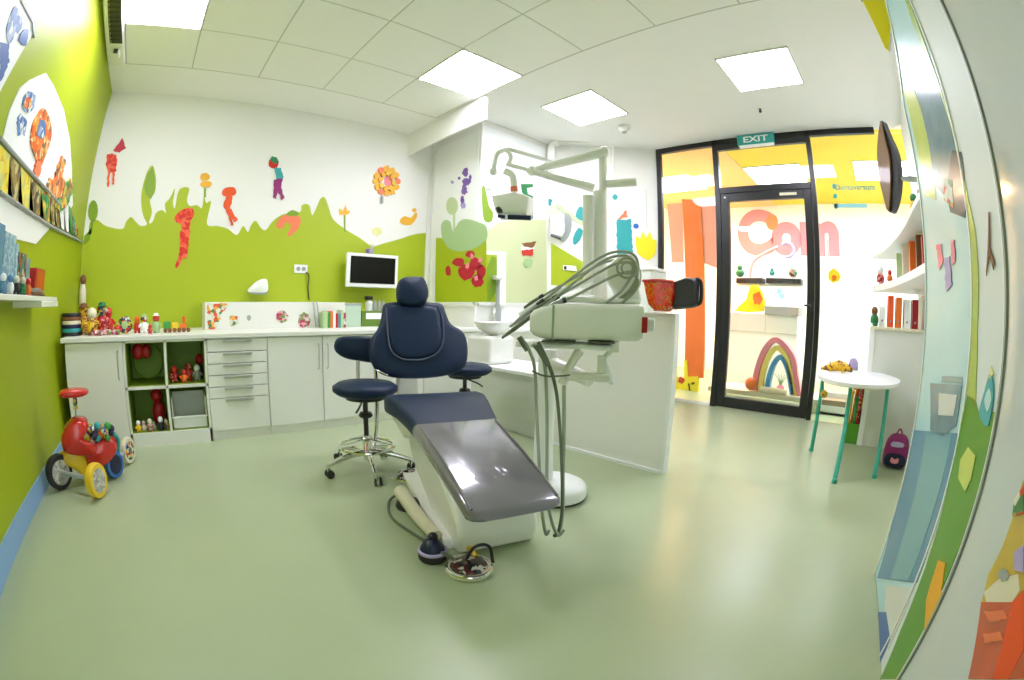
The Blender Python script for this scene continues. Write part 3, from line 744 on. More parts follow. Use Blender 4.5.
# rainbow toy on a low bench
PB_ = PX(5.35)
bn = thing('low_bench', 'low cream bench standing just behind the glass door', 'bench', (5.35, 1.15, 0))
a = PB_.at(727, 394); b = PB_.at(800, 398)
mb = MB(); mb.box((5.2, .5, .10), (5.75, 1.95, .16)); mb.build('bench_top', M['cream'], bn, bevel=.008)
mb = MB(); mb.box((5.24, .55, 0), (5.70, .60, .10)); mb.build('leg', M['cream'], bn)
mb = MB(); mb.box((5.24, 1.85, 0), (5.70, 1.90, .10)); mb.build('leg', M['cream'], bn)
rb = thing('rainbow_toy', 'rainbow arch toy in pink, yellow and blue behind the glass door', 'toy', PB_.at(775, 397))
zb = .16
def arch(x0l, x0r, top, w, m, nm):
    P1 = [PB_.at(*p) for p in x0l + [top] + x0r]
    P1[0].z = zb; P1[-1].z = zb
    c = catmull(P1, 8)
    rings = []
    for i, p in enumerate(c):
        d = (c[min(i + 1, len(c) - 1)] - c[max(0, i - 1)]).normalized(); n = Vector((0, -d.z, d.y)); 
        rings.append([p + n * w + Vector((-.04, 0, 0)), p + n * w + Vector((.08, 0, 0)), p - n * w + Vector((.08, 0, 0)), p - n * w + Vector((-.04, 0, 0))])
    mb = MB(); mb.loft(rings); mb.build(nm, m, rb)
arch([(754, 396), (757, 372), (765, 350)], [(792, 356), (796, 376), (799, 398)], (777, 340), .032, M['pink'], 'pink_arch')
arch([(760, 396), (763, 372), (770, 354)], [(787, 358), (791, 376), (795, 398)], (778, 348), .028, mat('soft_yellow', (.88, .72, .15), .5), 'yellow_arch')
arch([(766, 396), (770, 374), (775, 362)], [(786, 364), (790, 378), (792, 398)], (781, 357), .028, mat('mid_blue', (.05, .32, .62), .5), 'blue_arch')
t = thing('wooden_toy', 'orange-wheeled cream wooden toy lying before the rainbow arch', 'toy', PB_.at(765, 395))
mb = MB(); a = PB_.at(760, 393, .15); mb.tube([Vector((5.12 + .1, a.y, zb + .04)), Vector((5.22, PB_.at(788, 396).y, zb + .035))], .035, 10); mb.build('body', M['cream'], t)
mb = MB(); mb.ball(Vector((5.24, PB_.at(753, 385).y, zb + .085)), .075); mb.build('wheel', M['orange'], t)
t = thing('flower_toy', 'small red and green flower toy inside the rainbow arch', 'toy', PB_.at(779, 385))
mb = MB(); mb.lathe(Vector((5.45, PB_.at(779, 385).y, zb)), [(.04, 0), (.05, .05), (.03, .08)], 12); mb.build('pot', M['pink'], t)
mb = MB(); c0 = Vector((5.45, PB_.at(779, 385).y, zb + .07))
for i in range(5): mb.tube([c0, c0 + Vector((0, (i - 2) * .02, .08)), c0 + Vector((0, (i - 2) * .045, .14))], [.008, .003], 6)
mb.build('leaves', M['ltgreen'], t)

# corridor right side: hanging sticker, teal lettering on glass
sticker('glass_sticker', 'yellow round flower sticker on a thin string on the right glass', P_door.off(.006), [('flower', splat(834, 276, 7, 8, 16, .25, 3), M['yel2']), ('string', [(827, 240), (828, 240), (829, 268), (828, 268)], M['grey']), ('spots', splat(834, 278, 4, 4, 10, .5, 5), M['orange'])], cat='sticker', d=.002)
tl = thing('glass_lettering', 'small teal lettering on the right glass pane', 'lettering', P_door.at(850, 190))
q0, q1 = P_door.at(838, 188), P_door.at(872, 187)
text('lettering_text', 'Dentaversum', M['teal'], tl, (XD - .012, (q0.y + q1.y) / 2 - .0, q0.z), FACE_X, .085, .001, .001)
q0 = P_door.at(850, 206)
MB().box((XD - .012, P_door.at(867, 206).y, q0.z - .018), (XD - .006, P_door.at(834, 206).y, q0.z + .018)).build('teal_bar', mat('pale_teal', (.25, .6, .65), .5), tl)
for i, (x, y) in enumerate([(834, 186), (835, 196), (836, 206)]):
    mb = MB(); decal(mb, P_door, splat(x, y, 2.5, 3.5, 10, .4, i), .012, .005); mb.build('teal_drop', M['teal'], tl)
bx = thing('storage_crate', 'low white crate with brown contents beyond the right glass', 'crate', (5.3, .3, 0))
mb = MB(); a = PX(5.3).at(820, 405); b = PX(5.3).at(844, 428); mb.box((5.25, b.y, 0), (5.5, a.y, .03)); mb.box((5.25, b.y, .0), (5.27, a.y, .10)); mb.box((5.48, b.y, .0), (5.5, a.y, .22)); mb.box((5.25, b.y, .0), (5.5, b.y + .02, .22)); mb.box((5.25, a.y - .02, 0), (5.5, a.y, .22)); mb.build('crate_walls', M['bright'], bx, bevel=.004)
mb = MB(); mb.box((5.27, b.y + .02, .03), (5.48, a.y - .02, .16)); mb.build('contents', mat('brown_contents', (.4, .3, .2), .8, noise=.6, nscale=40), bx)
# corridor light panels
def corridor_lamp(x, y, s, label):
    t = thing('corridor_lamp', label, 'ceiling lamp', (x, y, H))
    MB().box((x - s, y - s, H - .012), (x + s, y + s, H - .004)).build('diffuser', M['lampc'], t)
    mb = MB()
    for a, b in (((x - s - .02, y - s - .02), (x + s + .02, y - s)), ((x - s - .02, y + s), (x + s + .02, y + s + .02)), ((x - s - .02, y - s), (x - s, y + s)), ((x + s, y - s), (x + s + .02, y + s))): mb.box((a[0], a[1], H - .016), (b[0], b[1], H))
    mb.build('frame', M['white'], t)
corridor_lamp(6.3, 3.0, .4, 'corridor light panel seen through the left side glass')
corridor_lamp(6.3, 1.3, .4, 'corridor light panel seen through the glass over the door')
corridor_lamp(6.3, -.3, .4, 'corridor light panel seen through the right glass')

# ------------------------------------------------------------------ cabinets along the back wall
def handle_v(x, z0, z1, parent):
    mb = MB(); mb.tube([(x, YC0 - .003, z0), (x, YC0 - .028, z0 + .012), (x, YC0 - .028, z1 - .012), (x, YC0 - .003, z1)], .006, 8, False); return mb.build('door_handle', M['steel'], parent)
YBK = 4.46
def carcass(mb, x0, x1, front=.02):
    y0 = YC0 + front
    mb.box((x0, y0, .065), (x0 + .016, YBK, ZC - .036)); mb.box((x1 - .016, y0, .065), (x1, YBK, ZC - .036)); mb.box((x0, y0, .065), (x1, YBK, .083)); mb.box((x0, YBK - .015, .065), (x1, YBK, ZC - .036)); mb.box((x0, y0, ZC - .054), (x1, YBK, ZC - .036))
    mb.box((x0, YC0 + .018, 0), (x1, YC0 + .035, .065))
def door_cab(x0, x1, label, hx, group=None):
    t = thing('base_cabinet', label, 'cabinet', ((x0 + x1) / 2, YC0, 0), 0)
    mb = MB(); carcass(mb, x0 + .001, x1 - .001); mb.build('carcass', M['white'], t)
    d = MB().box((x0 + .004, YC0, .07), (x1 - .004, YC0 + .019, ZC - .042)).build('cabinet_door', M['white'], t, bevel=.002)
    o = handle_v(hx, .50, .70, None); 
    o.parent = d; o.matrix_parent_inverse = frame(d).inverted() if False else Matrix.Translation(-Vector(frame(d).translation))
    return t
door_cab(-.93, -.43, 'white base cabinet with one door next to the green wall', -.475)
sh = thing('open_shelf_unit', 'white open shelf unit with four green-lined cubbies', 'shelf unit', (-.09, YC0, 0))
x0, x1 = -.43, .25; xm = -.085; zm = .43
mb = MB(); mb.box((x0, YC0, .0), (x0 + .018, YBK, ZC - .036)); mb.box((x1 - .018, YC0, 0), (x1, YBK, ZC - .036)); mb.box((xm - .01, YC0, .1), (xm + .01, YBK, ZC - .036)); mb.box((x0, YC0, zm - .01), (x1, YBK, zm + .01)); mb.box((x0, YC0, 0), (x1, YBK, .1)); mb.box((x0, YC0, ZC - .05), (x1, YBK, ZC - .036)); mb.build('frame', M['white'], sh)
yb2 = YC0 + .42
for (a, b, c, d) in ((x0 + .018, xm - .01, .1, zm - .01), (xm + .01, x1 - .018, .1, zm - .01), (x0 + .018, xm - .01, zm + .01, ZC - .05), (xm + .01, x1 - .018, zm + .01, ZC - .05)):
    mb = MB(); mb.box((a, yb2, c), (b, yb2 + .01, d)); mb.box((a, YC0 + .02, c), (a + .004, yb2, d)); mb.box((b - .004, YC0 + .02, c), (b, yb2, d)); mb.box((a, YC0 + .02, c), (b, yb2, c + .004)); mb.box((a, YC0 + .02, d - .004), (b, yb2, d)); mb.build('cubby_lining', M['inner'], sh)
dw = thing('drawer_cabinet', 'white drawer cabinet with four shallow and two deep drawers', 'cabinet', (.5, YC0, 0))
x0, x1 = .25, .745
mb = MB(); carcass(mb, x0 + .001, x1 - .001); mb.build('carcass', M['white'], dw)
zs = [ZC - .042, .665, .578, .492, .405, .32, .07]
for i in range(6):
    if i == 5:
        z1_, z0_ = zs[i], zs[i + 1]
    else: z1_, z0_ = zs[i], zs[i + 1]
    o = MB().box((x0 + .004, YC0, z0_ + .004), (x1 - .004, YC0 + .019, z1_ - .002)).build('drawer_front', M['white'], dw, bevel=.002)
    h = MB().box((x0 + .13, YC0 - .018, z1_ - .024), (x1 - .13, YC0 - .0005, z1_ - .008)).build('drawer_handle', M['steel'], dw); h.parent = o
door_cab(.745, 1.215, 'white base cabinet door right of the drawers', 1.175)
door_cab(1.215, 1.69, 'white base cabinet door hidden partly by the stool', 1.255)
door_cab(1.69, 2.2, 'white base cabinet door behind the dental chair back', 2.15)
door_cab(2.2, 2.86, 'white base cabinet in the corner beside the return wall', 2.26)
wt = tag(MB().box((-.96, YC0 - .02, ZC - .035), (XW - .002, D - .004, ZC)).build('worktop', M['white'], None, bevel=.004), 'long pale worktop running along the back wall', 'worktop')

# splashback panels with prints
YS = 4.0
bs = thing('splashback', 'boxed white splashback ledge with flower prints on the worktop', 'splashback', (.9, YS, ZC))
PSb = PY(YS); xa_ = PSb.at(205, 315).x; xb_ = PSb.at(345, 315).x; zt_s = PSb.at(270, 302).z
MB().box((xa_, YS, ZC), (xb_, D - .002, zt_s)).build('panel', M['white'], bs, bevel=.003)
PBp = PY(YS)
def prn(pix, m, nm, par=bs, pl=PBp, sm=0):
    mb = MB(); decal(mb, pl, pix, .003, .0025, sm); mb.build(nm, m, par)
prn(rough([(207, 304), (226, 303), (230, 306), (222, 312), (220, 318), (217, 328), (208, 329)], 1.0), M['floral'], 'flower_print')
prn(splat(234, 321, 6, 6.5, 16, .3, 2), M['floral'], 'flower_print'); prn(splat(282, 316.5, 7, 7, 16, .25, 3), M['pinkfloral'], 'flower_print')
prn(splat(304, 320, 7, 8.5, 16, .25, 4), M['pinkfloral'], 'flower_print'); prn(splat(249, 318, 2.5, 3.5, 12, .3, 5), M['grey'], 'leaf_print')
# things on the worktop, from the splashback to the monitor
def on_top(px, y): p = PY(y).at(px, 320); return Vector((p.x, y, ZC))
t = thing('box_file', 'green box file with a white label beside the monitor stand', 'box file', on_top(372, 4.1)); 
a = PY(4.0).at(362, 311); b = PY(4.0).at(392, 328); MB().box((a.x, 4.0, ZC), (b.x, 4.22, a.z)).build('case', mat('moss_card', (.12, .22, .02), .6), t, bevel=.004)
a2 = PY(4.0).at(366, 313); b2 = PY(4.0).at(388, 319); MB().box((a2.x, 3.997, b2.z), (b2.x, 4.0, a2.z)).build('white_label', M['bright'], t)
t = thing('steriliser', 'pale green boxy container with clear lid on the worktop', 'container', on_top(353, 4.1))
a = PY(4.0).at(345, 303); b = PY(4.0).at(361, 328); MB().box((a.x, 4.0, ZC), (b.x, 4.2, a.z - .02)).build('body', mat('pale_mint', (.5, .66, .5), .3), t, bevel=.006)
MB().box((a.x - .004, 3.996, a.z - .02), (b.x + .004, 4.204, a.z)).build('lid', M['grey'], t, bevel=.004)
R = random.Random(3)
for i in range(9):
    px_ = 322 + i * 2.6
    c = on_top(px_, 3.92); h = .13 + .035 * R.random()
    o = MB().box((-.012, -.055, 0), (.012, .055, h)).build('folder', [M['ltgreen'], M['sage'], M['grn'], M['orange'], M['bright'], M['red'], M['teal'], M['sage'], M['pinkfloral']][i], None, bevel=.002)
    o.location = c; tag(o, ['pale green', 'sage green', 'dark green', 'orange', 'white', 'red', 'teal', 'dull green', 'pink patterned'][i] + ' slim folder standing in the row on the worktop', 'folder', 'folders on the worktop')
mt = on_top(346, 3.95)
t = thing('pen_stand', 'slim metal rods leaning at the end of the splashback', 'rods', on_top(317, 3.95))
for k in (0, 1): MB().tube([on_top(316 + 3.5 * k, 3.93) + Vector((0, 0, .006)), PY(3.985).at(313 + 4 * k, 301)], .006, 8).build('rod', M['grey'], t)
t = thing('soap_dispenser', 'white dispenser with a black top below the monitor', 'dispenser', on_top(366, 4.3))
a = PY(4.3).at(370, 297); c = on_top(369, 4.3); MB().lathe(c, [(.045, 0), (.045, a.z - ZC - .06), (.02, a.z - ZC - .04), (.02, a.z - ZC - .02)], 16).build('bottle', M['bright'], t)
MB().box((c.x - .05, c.y - .03, a.z - .03), (c.x + .03, c.y + .03, a.z + .01)).build('pump_head', M['blackp'], t, bevel=.008)
t = thing('small_jar_rack', 'small dark rack of jars beside the dispenser', 'rack', on_top(380, 4.25))
c = PY(4.25).at(379, 305)
for k in range(3): MB().lathe((c.x - .05 + .05 * k, 4.25, ZC), [(.02, 0), (.02, .22), (.012, .24), (.012, .26)], 12).build('jar', M['grey'], t)
# monitor
mo = thing('computer_monitor', 'white-framed monitor with a black screen on the back wall', 'monitor', P_back.at(373, 290))
PM = PY(4.33)
a = PM.at(347.5, 252); b = PM.at(397.5, 288.5)
MB().box((a.x, 4.33, b.z), (b.x, 4.37, a.z)).build('casing', M['bright'], mo, bevel=.008)
a2 = PM.at(351, 255.5); b2 = PM.at(394.5, 284.5)
MB().box((a2.x, 4.326, b2.z), (b2.x, 4.331, a2.z)).build('screen', M['screen'], mo)
MB().box(((a.x + b.x) / 2 - .07, 4.37, (a.z + b.z) / 2 - .07), ((a.x + b.x) / 2 + .07, D - .001, (a.z + b.z) / 2 + .07)).build('wall_bracket', M['grey'], mo)
t = thing('toy_mouse', 'tiny grey figurine standing on top of the monitor', 'figurine', PM.at(372, 252))
c = Vector((PM.at(372, 250).x, 4.35, a.z)); MB().lathe(c, [(.03, 0), (.035, .03), (.02, .06)], 12).build('body', M['grey'], t); MB().ball(c + Vector((.01, 0, .085)), .025).build('head', M['cream'], t); MB().ball(c + Vector((-.04, 0, .03)), .025).build('tail', M['purple'], t)
# socket, lamp, dispenser shell
t = thing('wall_socket', 'white double socket with a dangling black cable above the worktop', 'socket', P_back.at(301, 268))
a = P_back.at(294, 264.5); b = P_back.at(307, 273.5); MB().box((a.x, D - .018, b.z), (b.x, D - .0005, a.z)).build('plate', M['bright'], t, bevel=.004)
for k in (0, 1): MB().lathe((a.x + (b.x - a.x) * (.3 + .4 * k), D - .022, (a.z + b.z) / 2), [(.022, 0), (.022, .004)], 16, (0, 1, 0)).build('socket_hole', M['grey'], t)
MB().tube([P_back.at(306, 272, .02), P_back.at(309, 276, .03), P_back.at(308, 287, .02), P_back.at(309, 300, .012)], .006, 6).build('cable', M['blackp'], t)
t = thing('wall_lamp', 'small white shell-shaped lamp on the green wall above the worktop', 'lamp', P_back.at(260, 290))
mb = MB(); mb.puff(smooth2([P_back.at(x, y, .05) for x, y in [(247, 292), (252, 285), (259, 280), (266, 279), (268, 285), (267, 292), (258, 293)]], 3), P_back.n, .08, .6); mb.build('shade', M['bright'], t)
MB().tube([P_back.at(247, 291.5, .06), P_back.at(257, 293.5, .07), P_back.at(267, 293, .06)], .012, 8).build('rim', M['grey'], t)

# ------------------------------------------------------------------ small toys
def figure(loc, h, body, head, label, group=None, hat=None, arms=True, name='toy_figure', cat='toy'):
    t = thing(name, label, cat, loc, R.random() * .6 - .3, group)
    r = h * .24
    MB().lathe((0, 0, h * .12), [(r * .8, 0), (r, h * .1), (r * .95, h * .3), (r * .55, h * .46)], 14).build('body', body, t, local=True)
    MB().ball((0, 0, h * .74), (r * .85, r * .8, r * .9)).build('head', head, t, local=True)
    mb = MB()
    for s_ in (-1, 1): mb.ball((s_ * r * .5, -r * .2, h * .07), (r * .42, r * .6, h * .08), seg=10, rings=6)
    mb.build('feet', body, t, local=True)
    if arms:
        for s_ in (-1, 1): MB().tube([(s_ * r * .7, 0, h * .5), (s_ * r * 1.2, -r * .3, h * .38), (s_ * r * 1.15, -r * .7, h * .34)], r * .22, 8).build('arm', body, t, local=True)
    if hat: MB().lathe((0, 0, h * .86), [(r * .95, 0), (r * .6, h * .03), (r * .55, h * .12), (r * .1, h * .15)], 14).build('hat', hat, t, local=True)
    return t
def wtp(px_, y=3.75): return on_top(px_, y)
t = thing('striped_tin', 'round tin with black, teal and cream stripes at the worktop end', 'tin', wtp(71.5, 3.72))
for k, m in enumerate(('blackp', 'teal', 'navyfig', 'cream', 'brown', 'blackp')):
    MB().lathe((0, 0, k * .028), [(.085, 0), (.088, .004), (.088, .024), (.085, .028)], 24).build('band', M[m], t, local=True)
def zof(px_, py_, y): return PY(y).at(px_, py_).z - ZC
figure(wtp(84, 3.8), zof(84, 303, 3.8), M['giraffe'], M['giraffe'], 'yellow and brown spotted giraffe figure beside the striped tin', hat=M['brown'])
figure(wtp(92, 3.7), zof(92, 306, 3.7), M['giraffe'], M['cream'], 'plump orange-yellow spotted figure in front of the red one', hat=None)
figure(wtp(102, 3.85), zof(102, 302, 3.85), M['redspots'], M['spots'], 'tall red toy figure with a mottled head on the worktop', hat=M['dgreen'])
figure(wtp(108, 3.95), zof(108, 306, 3.95), M['red'], M['red'], 'plain bright red toy figure right of the mottled-headed one')
t = thing('pebble_toy', 'low pink and cream lump of toy pebbles on the worktop', 'toy', wtp(106, 3.6))
mb = MB()
for k in range(9): mb.ball((-.10 + .025 * k, R.random() * .05, .022), (.022, .02, .022), seg=10, rings=6)
mb.build('pebbles', M['pinkfloral'], t, local=True)
t = thing('red_ball', 'small red ball left of the wheel-shaped toy', 'ball', wtp(117, 3.7)); MB().ball((0, 0, .035), .035).build('shell', M['red'], t, local=True); MB().torus((0, 0, .035), .035, .003).build('seam', M['dred'], t, local=True)
t = thing('ring_toy', 'round mottled toy ring standing upright on the worktop', 'toy', wtp(125, 3.75))
MB().lathe((0, -.02, .068), [(.05, 0), (.065, .01), (.065, .03), (.05, .04)], 24, (0, 1, 0)).build('tyre', M['spots'], t, local=True); MB().lathe((0, -.03, .068), [(.03, 0), (.03, .012)], 16, (0, 1, 0)).build('hub', M['ltgreen'], t, local=True)
figure(wtp(137, 3.8), zof(137, 315, 3.8), M['red'], M['orange'], 'slim red toy figure with an orange head', arms=False)
figure(wtp(144, 3.75), zof(144, 314, 3.75), M['bright'], M['spots'], 'white toy figure with a mottled head beside the red one', hat=M['ltgreen'])
figure(wtp(156, 3.75), zof(156, 313, 3.75), M['ltgreen'], M['red'], 'pale green toy figure with a red face and white hat', hat=M['bright'])
figure(wtp(150, 3.62), .075, M['red'], M['red'], 'tiny red toy figure in front of the pale green one')
t = thing('toy_train', 'orange and yellow toy train at the right end of the toys', 'toy', wtp(175, 3.75))
for k, (dx, m) in enumerate(((-.10, 'grn'), (-.03, 'yellow'), (.04, 'orange'))):
    MB().box((dx, -.03, .02), (dx + .06, .03, .085 - .01 * k)).build('wagon', M[m], t, local=True, bevel=.006)
mb = MB()
for k in range(6): mb.lathe((-.085 + .04 * k, -.036, .018), [(.018, 0), (.018, .008)], 12, (0, 1, 0))
mb.build('wheels', M['brown'], t, local=True)
MB().lathe((.08, 0, .07), [(.014, 0), (.02, .05)], 10).build('chimney', M['orange'], t, local=True)
t = thing('tall_ornament', 'tall cream figure ornament in the corner of the green walls', 'ornament', (XL + .05, 4.38, ZC))
zt_ = P_left.at(78, 275).z
MB().lathe((0, 0, .0), [(.05, 0), (.05, .02), (.02, .04), (.018, .18), (.035, .22), (.04, zt_ - ZC - .14), (.02, zt_ - ZC - .08)], 16).build('stem', M['cream'], t, local=True)
MB().ball((0, 0, zt_ - ZC - .04), (.035, .035, .045)).build('head', M['brown'], t, local=True)
# cubby toys
def cub(x, y, z, h, b, hd, label, **k): return figure((x, y, z), h, M[b], M[hd], label, group='toys in the open shelf unit', **k)
cz1, cz0 = zm + .014, .104
cub(-.02, 3.56, cz1, .13, 'redspots', 'red', 'red speckled toy at the left of the upper right cubby')
cub(.06, 3.52, cz1, .11, 'orange', 'red', 'orange toy with a red head in front in the upper right cubby')
cub(.10, 3.60, cz1, .14, 'red', 'redspots', 'red toy with a speckled head in the upper right cubby')
cub(.17, 3.58, cz1, .13, 'grey', 'bright', 'grey toy with a white head in the upper right cubby')
cub(.205, 3.7, cz1, .2, 'blackp', 'dred', 'black toy at the back of the upper right cubby')
t = thing('toy_bag', 'dark red toy bag hanging in the upper left cubby', 'toy', (-.29, 3.6, .62)); MB().ball((-.03, 0, .06), (.05, .04, .06)).ball((.04, 0, .06), (.04, .04, .055)).build('pouch', M['dred'], t, local=True)
MB().tube([(0, 0, .10), (0, 0, .122)], .006, 6).build('cord', M['dred'], t, local=True)
t = thing('green_disc', 'large green oval tray leaning at the back of the upper left cubby', 'tray', (-.25, 3.8, .44)); MB().lathe((0, .03, .14), [(.13, 0), (.13, .01), (.11, .015)], 28, (0, -1, .15)).build('plate', M['leaf'], t, local=True); MB().torus((0, .02, .142), .13, .006, (0, -1, .15)).build('rim', M['leaf'], t, local=True)
for k, (x, h, b, hd, lb) in enumerate([(-.36, .09, 'yellow', 'bright', 'yellow toy with a white head in the lower left cubby'), (-.315, .08, 'cream', 'pinkfloral', 'cream toy with a pink head in the lower left cubby'), (-.26, .10, 'pinkfloral', 'cream', 'pink toy in the middle of the lower left cubby'), (-.23, .07, 'ltgreen', 'ltgreen', 'lime toy at the front of the lower left cubby'),
                                     (-.17, .11, 'blackp', 'bright', 'black toy with a white head in the lower left cubby'), (-.125, .08, 'spots', 'cream', 'mottled toy at the right of the lower left cubby')]):
    cub(x, 3.50 + .02 * (k % 2), cz0, h, b, hd, lb)
t = thing('toy_pile_bag', 'dark red round cushion stacked at the back of the lower left cubby', 'cushion', (-.18, 3.62, cz0)); MB().ball((0, .02, .10), (.06, .05, .10)).build('lower_lobe', M['dred'], t, local=True); MB().ball((-.01, .02, .24), (.05, .045, .05)).build('upper_lobe', M['dred'], t, local=True)
t = thing('storage_box', 'white open box filling the lower right cubby', 'box', (.08, 3.62, cz0))
mb = MB(); mb.box((-.145, -.13, 0), (.145, .13, .01)); mb.box((-.145, -.13, 0), (.145, -.12, .09)); mb.box((-.145, .12, 0), (.145, .13, .24)); mb.box((-.145, -.13, 0), (-.135, .13, .24)); mb.box((.135, -.13, 0), (.145, .13, .24)); mb.build('walls', M['ltgrey'], t, local=True, bevel=.003)
mb = MB(); mb.box((-.15, -.135, .085), (.15, -.12, .095)); mb.build('rim', M['bright'], t, local=True)

# left wall shelf with books
sf = thing('wall_shelf', 'short white wall shelf on the green wall holding books', 'shelf', (XL, 2.4, 1.05))
zs_ = 1.072
MB().box((XL + .0005, 1.5, zs_ - .025), (XL + .20, 2.86, zs_)).build('board', M['white2'], sf, bevel=.004)
MB().box((XL + .0005, 2.50, zs_ - .055), (XL + .205, 2.87, zs_ - .023)).build('bracket', M['white2'], sf, bevel=.004)
PSh = PX(XL + .17)
def book(y0, y1, h, m, label, x0=.02, x1=.155, name='book', tilt=0):
    t = thing(name, label, 'book', (XL + x0, (y0 + y1) / 2, zs_), 0, 'books on the left wall shelf')
    w = (y1 - y0) / 2
    MB().box((0, -w, 0), (x1 - x0, w, h)).build('cover', M[m], t, local=True, bevel=.003)
    MB().box((.004, -w + .003, h - .002), (x1 - x0 - .006, w - .003, h + .001)).build('pages', M['cream'], t, local=True)
    return t
book(1.75, 1.83, .19, 'brown', 'brown book at the left end of the wall shelf')
book(1.84, 1.96, .27, 'steelblue', 'dull blue book between the brown and patterned ones')
book(1.965, 2.13, .25, 'bluebook', 'wide blue patterned book on the wall shelf')
book(2.135, 2.18, .22, 'bluebook', 'slim blue patterned book beside the wide one')
book(2.19, 2.32, .19, 'bookprint', 'dark book with orange print on the wall shelf')
book(2.325, 2.39, .175, 'slate', 'slate grey book next to the dark printed one')
t = thing('red_box', 'dark red upright box at the end of the wall shelf', 'box', (XL + .03, 2.66, zs_))
MB().slab([(.0, -.11, .0), (.0, .11, 0), (.0, .12, .15), (.0, -.07, .15)], (1, 0, 0), -.10).build('card', M['dred'], t, local=True, bevel=.004)
MB().slab([(.102, -.09, .012), (.102, .10, .012), (.102, .105, .14), (.102, -.055, .14)], (1, 0, 0), .002).build('lid_panel', M['red'], t, local=True)
t = thing('crumpled_cloth', 'low grey crumpled cloth lying before the red box', 'cloth', (XL + .155, 2.52, zs_)); MB().ball((0, 0, .022), (.035, .09, .022)).ball((0, .06, .018), (.03, .07, .018)).build('folds', mat('grey_cloth', (.2, .17, .12), .9, noise=.3, nscale=30, bump=.4), t, local=True)
MB().tube([(.0, -.09, .008), (.03, -.03, .012), (.03, .06, .01), (.02, .12, .008)], .006, 6).build('hem', M['brown'], t, local=True)
R = random.Random(11)
for k, (y, m1, m2, lb) in enumerate([(1.93, 'steelblue', 'bright', 'small blue and white figurine before the dull blue book'), (2.03, 'bright', 'steelblue', 'small white figurine with a blue head on the wall shelf'), (2.12, 'blackp', 'cream', 'small black figurine on the wall shelf'), (2.22, 'dgreen', 'cream', 'small dark green figurine on the wall shelf'), (2.31, 'orange', 'red', 'small orange figurine before the dark book')]):
    figure((XL + .178, y, zs_), .085, M[m1], M[m2], lb, name='figurine', cat='figurine', arms=False)

# ------------------------------------------------------------------ ride-on toy
tr = thing('ride_on_tricycle', 'red ride-on toy with black, yellow and blue wheels by the green wall', 'ride-on toy', (-.60, 2.78, 0))
def wheel(c, r, w, ax, tyre, hub, nm='wheel'):
    a = Vector(ax).normalized()
    o = MB().lathe(Vector(c) - a * w / 2, [(r * .72, 0), (r * .95, .0), (r, w * .25), (r, w * .75), (r * .95, w), (r * .72, w)], 28, a).build(nm, tyre, tr)
    h = MB().lathe(Vector(c) - a * (w / 2 + .006), [(r * .2, 0), (r * .7, .004), (r * .7, w + .008), (r * .2, w + .012)], 24, a).build('hub', hub, tr); h.parent = o
    return o
ax = (.62, -.78, 0)
w1 = P_floor.at(63, 489); w2 = P_floor.at(100, 497); w3 = P_floor.at(115, 477); w4 = P_floor.at(130, 463)
wheel((w1.x, w1.y, .105), .105, .05, (.75, -.65, 0), M['rubber'], M['hubmix'])
wheel((w2.x, w2.y, .098), .098, .05, (.9, -.42, 0), M['yellow'], M['hubmix'])
wheel((w3.x, w3.y, .085), .085, .07, (.8, -.6, 0), M['blue'], M['navyfig'])
wheel((w4.x, w4.y, .088), .088, .04, (.9, -.42, 0), M['cream'], M['spots'])
cB = Vector(((w1.x + w2.x) / 2, (w1.y + w2.y) / 2, 0)); cF = Vector(((w3.x + w4.x) / 2, (w3.y + w4.y) / 2, 0))
MB().tube([Vector((w1.x, w1.y, .105)), Vector((w2.x, w2.y, .10))], .015, 8).build('axle', M['grey'], tr)
MB().tube([Vector((w3.x, w3.y, .09)), Vector((w4.x, w4.y, .09))], .015, 8).build('axle', M['grey'], tr)
PT1 = Plane((cB + cF) / 2, Vector((cB.x + cF.x, cB.y + cF.y, 0)))
def tp(x, y, d=0): return PT1.at(x, y, d)
MB().puff(smooth2([tp(x, y, .0) for x, y in [(62, 446), (61, 436), (66, 424), (75, 417), (86, 418), (88, 426), (84, 436), (96, 442), (96, 452), (80, 454), (66, 451)]], 3), PT1.n, .17, .25).build('seat_shell', M['red'], tr)
MB().puff(smooth2([tp(x, y, -.03) for x, y in [(84, 450), (92, 440), (104, 435), (114, 437), (117, 448), (109, 460), (98, 466), (88, 462)]], 3), PT1.n, .16, .25).build('front_shell', M['red'], tr)
MB().puff(smooth2([tp(x, y, -.02) for x, y in [(58, 455), (70, 448), (84, 451), (90, 468), (89, 486), (80, 472), (68, 464)]], 3), PT1.n, .10, .2).build('rear_fender', M['yellow'], tr)
MB().tube([tp(76, 418), tp(75.5, 406)], .007, 8).build('steering_stem', M['grey'], tr)
MB().tube([tp(75.5, 409), tp(75, 398)], .016, 8).build('stem_sleeve', M['spots'], tr)
MB().puff(smooth2([tp(x, y) for x, y in [(59, 394), (62, 390), (76, 388), (87, 389), (88, 393), (80, 396), (63, 397)]], 3), PT1.n, .12, .2).build('handlebar', M['red'], tr)
R = random.Random(2)
for k in range(22):
    x, y = 77 + (k % 11) * 3.4, 428 + (k // 11) * 7 + (k % 3) * 2.5 - 2
    MB().ball(tp(x, y, .05 - .01 * (k % 4)), (.020 + .008 * R.random()), seg=10, rings=6).build('bead', M[['spots', 'grn', 'ltgreen', 'yellow', 'spots', 'navyfig', 'teal', 'orange', 'spots', 'grn', 'navyfig'][k % 11]], tr)
MB().tube([tp(112, 432, -.03), tp(118, 440, -.05), tp(118, 455, -.05)], .014, 8).build('front_strut', M['teal'], tr)

